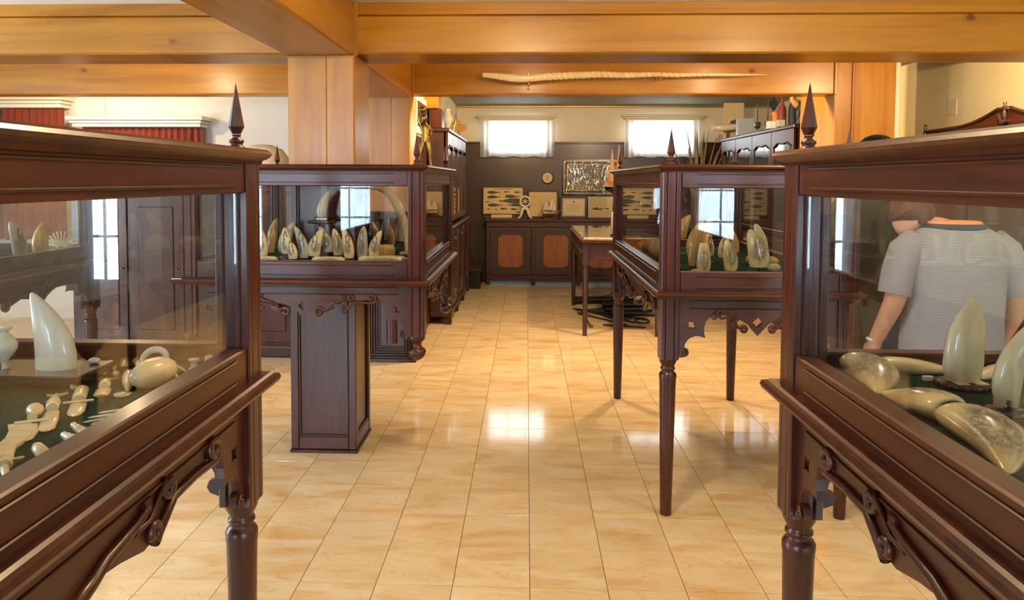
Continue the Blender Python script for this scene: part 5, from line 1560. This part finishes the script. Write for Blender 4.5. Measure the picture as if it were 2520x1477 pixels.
iron('straight rod lying flat along the front of the pile', (0.84, 7.92, 0.012), (1.28, 7.80, 0.012), 0.010, None, 'iron_rod')
iron('thick short bar poking out toward the carved apron', (1.0, 8.55, 0.03), (1.62, 8.45, 0.03), 0.024, None, 'iron_bar')
iron('thick bar with a stepped end lying behind the short bar', (0.95, 8.75, 0.03), (1.52, 8.78, 0.03), 0.030, None, 'iron_bar')
T = thing('iron_cauldron', 'dark iron blade heap in the middle of the whaling irons', 'harpoon', (1.05, 8.85, 0), IR)
MB().prism([(0.72, 8.9), (0.95, 8.35), (1.15, 8.2), (1.3, 8.6), (1.5, 8.9), (1.2, 9.2)], 'XY', 0.001, 0.006).build('blade', 'black_iron', T)
T['category'] = 'blade'; T.name = 'flensing_iron'
ringp = [(1.30 + 0.08 * cos(2 * pi * i / 20), 8.17 + 0.12 * sin(2 * pi * i / 20), 0.01) for i in range(21)]
tag(MB().tube(ringp, 0.008, 6).build('iron_ring', 'black_iron', loc=(1.30, 8.17, 0.01)), 'thin black iron ring lying at the end of the pile', 'ring', IR)

# ---- small picture, bronze and gilt figures
T = thing('oil_painting', 'dark painting in a pale gilt frame high beside the pine column', 'painting', (-1.06, 7.35, 2.05))
MB().box(-1.079, -1.055, 6.98, 7.72, 2.03, 2.41, ch=0.006).build('frame', 'pelmet_cream', T)
MB().box(-1.056, -1.045, 7.06, 7.64, 2.10, 2.34).build('canvas', 'dark_Y', T)

def figure(name, label, loc, h, mat, cat, arm_up=False, rz=0.0, base=True):
    T = thing(name, label, cat, loc, None, rz)
    mb = MB()
    k = h
    zb = 0.04 * k if base else 0
    b = lambda x, y, z: (x * k, y * k, zb + z * k * 0.96)
    mb.tube([b(0.10, 0, 0.0), b(0.085, 0.0, 0.12), b(0.075, -0.02, 0.25), b(0.05, -0.02, 0.38), b(0.03, 0, 0.48)], [0.026 * k, 0.028 * k, 0.032 * k, 0.045 * k, 0.05 * k], 10)
    mb.tube([b(-0.13, 0.02, 0.0), b(-0.105, 0.02, 0.12), b(-0.075, 0.0, 0.25), b(-0.05, 0, 0.38), b(-0.02, 0, 0.48)], [0.026 * k, 0.028 * k, 0.032 * k, 0.045 * k, 0.05 * k], 10)
    mb.tube([b(0.0, 0, 0.44), b(0, 0, 0.52), b(0.005, 0, 0.62), b(-0.01, 0, 0.72), b(-0.02, 0, 0.78), b(-0.02, 0, 0.82)], [0.075 * k, 0.08 * k, 0.07 * k, 0.085 * k, 0.05 * k, 0.03 * k], 12)
    mb.tube([b(-0.02, 0, 0.80), b(-0.02, -0.005, 0.84), b(-0.02, -0.01, 0.89), b(-0.02, -0.005, 0.94), b(-0.02, 0, 0.965)], [0.03 * k, 0.048 * k, 0.056 * k, 0.045 * k, 0.01 * k], 12)
    if arm_up:
        mb.tube([b(-0.08, 0, 0.75), b(-0.13, 0, 0.84), b(-0.10, 0, 0.95), b(-0.06, 0, 1.0)], [0.03 * k, 0.025 * k, 0.02 * k, 0.014 * k], 8)
    else:
        mb.tube([b(-0.08, 0, 0.75), b(-0.13, -0.02, 0.63), b(-0.09, -0.06, 0.54)], [0.03 * k, 0.026 * k, 0.018 * k], 8)
    mb.tube([b(0.05, 0, 0.75), b(0.11, -0.01, 0.66), b(0.08, -0.05, 0.56)], [0.03 * k, 0.026 * k, 0.018 * k], 8)
    mb.build('body', mat, T, world=False)
    if base:
        MB().lathe([(0.19 * k, 0), (0.19 * k, 0.02 * k), (0.15 * k, 0.045 * k)], (-0.01 * k, 0.01 * k, 0), 18).build('base', mat, T, world=False)
    if arm_up:
        MB().lathe([(0.02 * k, 0), (0.07 * k, 0.04 * k), (0.06 * k, 0.09 * k), (0.02 * k, 0.12 * k)], (-0.05 * k, 0, k * 0.98), 12).build('basket', mat, T, world=False)
    return T
figure('bronze_statuette', 'slender bronze boy striding with a raised arm on the column case', (-0.655, 4.72, TOPZ), 0.36, 'bronze', 'statuette', True, 0.2)
figure('gilt_cherub', 'small gilded cherub behind the finial of the large-teeth case', (1.44, 3.82, TOPZ), 0.275, 'gilt', 'statuette', False, 0.3)

# ---- things on the long glazed cabinet (top z = 2.165)
CT = 2.165
KT = 'curios on the long glazed cabinet'
T = thing('white_whale_model', 'white whale model on a small red post', 'whale model', (2.760, 10.15, CT), KT)
MB().tube([(2.55, 10.15, CT + 0.13), (2.530, 10.15, CT + 0.135), (2.660, 10.15, CT + 0.14), (2.810, 10.15, CT + 0.15), (2.910, 10.15, CT + 0.17), (2.970, 10.15, CT + 0.20)], [0.01, 0.035, 0.05, 0.045, 0.025, 0.01], 12).build('body', 'ivory_white', T)
MB().tube([(2.740, 10.15, CT), (2.740, 10.15, CT + 0.12)], 0.018, 8).build('post', 'dull_red', T)
T = thing('whale_picture', 'pale framed panel with a dark animal drawing on the wall ledge', 'picture', (2.910, 10.35, CT), KT)
MB().box(2.740, 3.020, 10.36, 10.38, CT, CT + 0.50, ch=0.004).build('panel', 'paper_cream', T)
MB().prism([(2.810, CT + 0.17), (2.930, CT + 0.17), (2.950, CT + 0.25), (2.910, CT + 0.27), (2.840, CT + 0.25)], 'XZ', 10.357, 10.3595).build('drawn_animal', 'ink', T)
tag(MB().box(2.710, 2.910, 9.55, 9.65, CT, CT + 0.22, ch=0.004).build('blue_box', 'pale_blue_card', loc=(2.810, 9.6, CT)), 'pale blue upright box beside the white whale model', 'box', KT)
model_ship('dark three-masted ship model beside the pale blue box', (2.830, 9.15, CT), 0.30, 0.42, 'black_wood', 'dark_Z', 'black_wood', 1.3, KT, nmast=3, sails=False, scale_w=0.3)
model_ship('dark ship model with furled sails next to the orange horn', (2.860, 8.85, CT), 0.26, 0.40, 'dark_X', 'dull_red', 'black_wood', 1.2, KT, nmast=2, sails=True, scale_w=0.3)
T = thing('orange_horn', 'orange clay horn standing upright under the dark diamond', 'horn', (2.810, 8.45, CT), KT)
MB().tube([(2.810, 8.45, CT), (2.810, 8.45, CT + 0.07), (2.820, 8.45, CT + 0.14), (2.800, 8.45, CT + 0.20)], [0.022, 0.026, 0.038, 0.042], 12).build('horn', 'clay_orange', T)
T = thing('diamond_pennant', 'dark diamond-shaped pennant standing on a thin rod', 'pennant', (2.850, 8.62, CT), KT)
MB().prism([(2.850, CT + 0.215), (2.905, CT + 0.30), (2.850, CT + 0.385), (2.795, CT + 0.30)], 'XZ', 8.617, 8.625).build('pennant', 'navy', T)
MB().tube([(2.850, 8.63, CT), (2.850, 8.63, CT + 0.37)], 0.006, 6).build('rod', 'black_wood', T)
MB().lathe([(0.05, CT), (0.05, CT + 0.012), (0.006, CT + 0.02)], (2.850, 8.63, 0), 14).build('foot', 'black_wood', T)
def bottle(label, x, y, h, r, mat):
    o = MB().lathe([(r, 0), (r, h * 0.55), (r * 0.8, h * 0.65), (r * 0.35, h * 0.75), (r * 0.33, h * 0.95), (r * 0.42, h * 0.96), (r * 0.4, h)], (0, 0, 0), 16).build('tall_bottle', mat)
    o.location = (x, y, CT)
    return tag(o, label, 'bottle', KT)
bottle('dark red tall bottle in the middle of the curios', 2.830, 8.28, 0.36, 0.045, 'dull_red')
bottle('brown tall bottle crowded beside the dark red one', 2.900, 8.16, 0.37, 0.042, 'dark_Z')
bottle('black tall bottle before the carved wooden bird', 2.840, 7.98, 0.36, 0.035, 'navy')
T = thing('carved_bird', 'carved wooden bird with a long beak on thin legs', 'carving', (2.880, 7.82, CT), KT)
MB().tube([(3.000, 7.8, CT + 0.13), (2.940, 7.8, CT + 0.185), (2.860, 7.8, CT + 0.195), (2.800, 7.8, CT + 0.225), (2.760, 7.8, CT + 0.275), (2.780, 7.8, CT + 0.305)], [0.01, 0.05, 0.055, 0.035, 0.022, 0.03], 12).build('body', 'ochre_wood', T)
MB().tube([(2.780, 7.8, CT + 0.305), (2.860, 7.8, CT + 0.275), (2.930, 7.8, CT + 0.225)], [0.012, 0.008, 0.003], 8).build('beak', 'ivory', T)
for q in (2.840, 2.900):
    MB().tube([(q, 7.8, CT), (q, 7.8, CT + 0.16)], 0.007, 6).build('leg', 'dark_Z', T)
MB().box(2.790, 2.970, 7.74, 7.86, CT, CT + 0.012).build('base', 'dark_X', T)
tag(MB().box(2.700, 2.840, 8.32, 8.42, CT, CT + 0.085, ch=0.006).build('white_box', 'tag_white', loc=(2.770, 8.37, CT)), 'small white box before the dark red bottle', 'box', KT)
tag(MB().box(2.700, 2.780, 8.02, 8.10, CT, CT + 0.075, ch=0.006).build('grey_box', 'grey_stone', loc=(2.740, 8.06, CT)), 'small grey box before the black bottle', 'box', KT)
figure('blue_doll', 'small dark blue sailor doll at the near end of the curios', (2.810, 7.70, CT), 0.25, 'navy', 'doll', False, 0.0)

# ---- things on the tall cabinet beside the aisle (top z = 2.125)
CL = 2.125
KL = 'curios on the tall cabinet'
tag(MB().box(-1.035, -0.90, 7.75, 8.0, CL, CL + 0.20, ch=0.006).build('dark_box', 'mahogany_Z', loc=(-0.97, 7.87, CL)), 'dark brown box at the near end of the tall cabinet', 'box', KL)
vase('grey_pitcher', 'grey pitcher beside the dark brown box', (-0.905, 8.35, CL), 0.26, 0.06, 'grey_stone', 'pitcher', KL)
T = thing('antler_ornament', 'golden antler-like ornament on the tall cabinet', 'ornament', (-0.93, 9.2, CL), KL)
MB().tube([(-0.93, 9.2, CL), (-0.92, 9.2, CL + 0.10), (-0.89, 9.2, CL + 0.20), (-0.90, 9.2, CL + 0.28)], [0.03, 0.025, 0.018, 0.005], 8).tube([(-0.92, 9.2, CL + 0.10), (-0.96, 9.2, CL + 0.20), (-1.0, 9.2, CL + 0.24)], [0.02, 0.014, 0.004], 8).build('antler', 'gilt', T)
MB().lathe([(0.05, CL), (0.05, CL + 0.02), (0.02, CL + 0.04)], (-0.93, 9.2, 0), 12).build('base', 'dark_X', T)
T = thing('wooden_sign', 'pale wooden cross-shaped sign at the far end of the tall cabinet', 'sign', (-0.90, 9.75, CL), KL)
MB().box(-0.925, -0.885, 9.74, 9.76, CL, CL + 0.24, ch=0.003).build('post', 'ochre_wood', T)
MB().box(-0.99, -0.80, 9.728, 9.74, CL + 0.10, CL + 0.19, ch=0.003).build('board', 'ochre_wood', T)

# ---- dried grasses in the far corner
T = thing('dried_grasses', 'bunch of dried grass plumes in the far corner', 'dried grass', (2.55, 10.95, 0))
vz = [(0.10, 0), (0.16, 0.2), (0.18, 0.45), (0.10, 0.75), (0.12, 0.85)]
MB().lathe(vz, (2.55, 10.95, 0), 20).build('jar', 'dark_Z', T)
for k in range(34):
    a = random.uniform(0, 2 * pi); sp = random.uniform(0.05, 0.42); hh = random.uniform(1.75, 2.35)
    ex, ey = 2.55 + sp * cos(a), 10.95 + 0.35 * sp * sin(a)
    p = [(2.55, 10.95, 0.7), (2.55 + (ex - 2.55) * 0.3, 10.95 + (ey - 10.95) * 0.3, 0.7 + (hh - 0.7) * 0.55), (ex, ey, hh)]
    MB().tube(p, [0.004, 0.004, 0.002], 5).tube([p[1], ((p[1][0] + p[2][0]) / 2, (p[1][1] + p[2][1]) / 2, (p[1][2] + p[2][2]) / 2), (ex, ey, hh + 0.02)], [0.003, 0.014, 0.002], 6).build('stalk', 'straw', T)

# ================================================================== VISITORS
def skin_mesh(name, nodes, edges, mat, parent, root=0, sub=2):
    me = bpy.data.meshes.new(name)
    me.from_pydata([n[:3] for n in nodes], edges, [])
    o = bpy.data.objects.new(name, me)
    COL.objects.link(o)
    o.parent = parent
    md = o.modifiers.new('skin', 'SKIN')
    md.use_smooth_shade = True
    lay = me.skin_vertices[0].data if me.skin_vertices else None
    if lay is None:
        bm = bmesh.new(); bm.from_mesh(me)
        bm.verts.layers.skin.verify()
        bm.to_mesh(me); bm.free()
        lay = me.skin_vertices[0].data
    for i, n in enumerate(nodes):
        lay[i].radius = (n[3], n[4] if len(n) > 4 else n[3])
        lay[i].use_root = (i == root)
    sb = o.modifiers.new('sub', 'SUBSURF')
    sb.levels = sub; sb.render_levels = sub
    me.materials.append(MATS[mat])
    return o

def person(label, loc, rz, H, shirt, collar, trousers, bend, bend_arms=True, hairw=1.0, long_sleeves=False, hair='hair_black'):
    T = thing('person', label, 'person', loc, None, rz)
    k = H / 1.68
    nodes, edges = [], []
    def nd(x, y, z, r, link=None, r2=None):
        nodes.append((x * k, y * k, z * k, r * k) + ((r2 * k,) if r2 else ()))
        if link is not None:
            edges.append((link, len(nodes) - 1))
        return len(nodes) - 1
    pel = nd(0, 0, 0.90, 0.115)
    bel = nd(0, 0, 1.02, 0.11, pel)
    che = nd(0, 0, 1.20, 0.115, bel)
    nb = nd(0, 0.005, 1.36, 0.062, che)
    # head frame: centre and axes (x across, y where the face looks, z to the crown)
    if bend:
        hc = Vector((-0.140, 0.08, 1.405))
        fy = Vector((-0.86, -0.12, -0.42)).normalized()
        fz = Vector((-0.42, 0.25, 0.87)); fz = (fz - fy * fz.dot(fy)).normalized()
        fx = fy.cross(fz)
    else:
        hc, fx, fy, fz = Vector((0, 0.04, 1.56)), Vector((1, 0, 0)), Vector((0, 1, 0)), Vector((0, 0, 1))
    hs = 0.88 if bend else 1.0
    def hp(x, y, z):
        return tuple(hc + (fx * x + fy * y + fz * z) * hs)
    nk = nd(*(tuple((Vector((0, 0.005, 1.37)) + (hc - Vector((0, 0.005, 1.37))) * 0.40)) if bend else (0, 0.02, 1.43)), 0.054, nb)
    hd0 = nd(*hp(0, 0.01, -0.06), 0.068 * hs, nk)
    hd1 = nd(*hp(0, 0, 0.0), 0.084 * hs, hd0)
    hd2 = nd(*hp(0, -0.01, 0.065), 0.068 * hs, hd1)
    nose = nd(*hp(0, 0.095, -0.015), 0.015, hd1)
    for s in (-1, 1):
        ear = nd(*hp(s * 0.088, -0.01, -0.01), 0.016, hd1)
        sh = nd(s * 0.175, 0, 1.325, 0.058, che)
        el = nd(s * 0.255, -0.03, 1.06, 0.043, sh)
        if bend_arms:
            wr = nd(s * 0.265, 0.10, 0.88, 0.030, el)
            d = Vector((0.0, 0.35, -0.90)).normalized()
        else:
            wr = nd(s * 0.275, 0.03, 0.82, 0.030, el)
            d = Vector((0.0, 0.15, -0.98)).normalized()
        W_ = Vector(nodes[wr][:3]) / k
        pm = W_ + d * 0.075
        pl = nd(pm.x, pm.y, pm.z, 0.034, wr, 0.026)
        side = Vector((0.12 * s, 0.98, 0.2)).normalized()
        for fi, (off, ln) in enumerate(((0.030, 0.070), (0.010, 0.082), (-0.010, 0.076), (-0.030, 0.058))):
            b0 = pm + side * off + d * 0.02
            b1 = b0 + d * ln * 0.5
            b2 = b0 + d * ln * 0.85 + Vector((-0.02 * s, 0, 0))
            a0 = nd(*b0, 0.010, pl); a1 = nd(*b1, 0.009, a0); nd(*b2, 0.007, a1)
        t0 = W_ + d * 0.03 + side * 0.035
        t1 = t0 + d * 0.03 + side * 0.018
        t2 = t1 + d * 0.03
        a0 = nd(*t0, 0.012, pl); a1 = nd(*t1, 0.010, a0); nd(*t2, 0.008, a1)
        hip = nd(s * 0.09, 0, 0.84, 0.085, pel)
        kn = nd(s * 0.10, 0.015, 0.47, 0.055, hip)
        an = nd(s * 0.105, -0.01, 0.09, 0.036, kn)
        ft = nd(s * 0.115, 0.11, 0.035, 0.034, an)
    skin_mesh('body', nodes, edges, 'skin', T)
    # shirt: torso loft with two sleeves
    mb = MB()
    rings = []
    for z, rx, ry, cy in ((0.84, 0.205, 0.145, 0), (0.90, 0.205, 0.145, 0), (1.0, 0.200, 0.140, 0), (1.12, 0.205, 0.140, 0), (1.22, 0.212, 0.140, 0), (1.30, 0.208, 0.125, 0), (1.345, 0.186, 0.104, 0), (1.372, 0.145, 0.090, 0.0), (1.386, 0.112, 0.080, 0.005)):
        rings.append([(rx * k * cos(2 * pi * i / 28), cy + ry * k * sin(2 * pi * i / 28), z * k) for i in range(28)])
    mb.loft(rings, True, False)
    for s in (-1, 1):
        mb.tube([(s * 0.150 * k, 0, 1.325 * k), (s * 0.195 * k, -0.005, 1.28 * k), (s * 0.232 * k, -0.015, 1.19 * k), (s * 0.252 * k, -0.022, 1.10 * k)], [0.062 * k, 0.072 * k, 0.066 * k, 0.062 * k], 16)
        if long_sleeves:
            mb.tube([(s * 0.25 * k, -0.02, 1.12 * k), (s * 0.257 * k, -0.032 * k, 1.06 * k), (s * 0.266 * k, 0.0, 0.94 * k), (s * 0.275 * k, 0.028 * k, 0.83 * k)], [0.06 * k, 0.055 * k, 0.048 * k, 0.042 * k], 14)
    mb.build('shirt', shirt, T, world=False)
    cp = [(0.114 * k * cos(2 * pi * i / 28), 0.006 + 0.082 * k * sin(2 * pi * i / 28), 1.380 * k) for i in range(29)]
    MB().tube(cp, 0.017 * k, 8).build('collar', collar, T, world=False)
    # trousers and shoes
    mb = MB()
    for s in (-1, 1):
        mb.tube([(s * 0.075 * k, 0, 0.90 * k), (s * 0.085 * k, 0, 0.80 * k), (s * 0.10 * k, 0.012, 0.47 * k), (s * 0.105 * k, -0.008, 0.07 * k)], [0.095 * k, 0.104 * k, 0.078 * k, 0.066 * k], 18)
    mb.build('trousers', trousers, T, world=False)
    for s in (-1, 1):
        rings = []
        for z, g in ((0.0, 0.95), (0.02, 1.0), (0.05, 0.9), (0.085, 0.55)):
            rings.append([(s * 0.112 * k + 0.050 * k * g * cos(2 * pi * i / 16), 0.05 * k + (0.125 * k if sin(2 * pi * i / 16) > 0 else 0.11 * k) * g * sin(2 * pi * i / 16), z * k) for i in range(16)])
        MB().loft(rings).build('shoe', 'black_wood', T, world=False)
    # hair
    rings = []
    for j in range(9):
        a = -0.62 + (pi / 2 + 0.62) * j / 8
        ring = []
        for i in range(24):
            b = 2 * pi * i / 24
            front = sin(b) > 0.30
            zz = max(sin(a), 0.18 if front else -0.7)
            rr = cos(a) if not (front and sin(a) < 0.18) else cos(math.asin(0.18))
            w_ = 1 + 0.035 * sin(7 * b + 3 * j)
            ring.append(tuple(k * q for q in hp(0.100 * hairw * rr * w_ * cos(b), -0.012 + 0.108 * rr * w_ * sin(b), 0.022 + 0.108 * zz)))
        rings.append(ring)
    MB().loft(rings, True, True).build('hair', hair, T, world=False)
    return T
P1 = person('visitor in a grey finely striped shirt bending the head over a case', (1.80, 3.14, 0), 0.0, 1.69, 'striped_shirt', 'collar_navy', 'trousers_dark', 1.0, hair='hair_auburn')
MB().tube([(0.097 * cos(2 * pi * i / 24), 0.006 + 0.066 * sin(2 * pi * i / 24), 1.392 * 1.69 / 1.68) for i in range(25)], 0.016, 8).build('undershirt_rim', 'orange_cloth', P1, world=False)
kk = 1.69 / 1.68
MB().tube([(-0.265 * kk + 0.032 * cos(2 * pi * i / 16), 0.10 * kk + 0.026 * sin(2 * pi * i / 16), 0.885 * kk) for i in range(17)], 0.006, 6).build('wristband', 'tag_white', P1, world=False)
P2 = person('tall visitor in dark clothes, only bushy black hair above the case', (1.99, 4.30, 0), -1.2, 1.84, 'shirt_dark', 'collar_navy', 'trousers_dark', 0.0, False, 1.12, True)
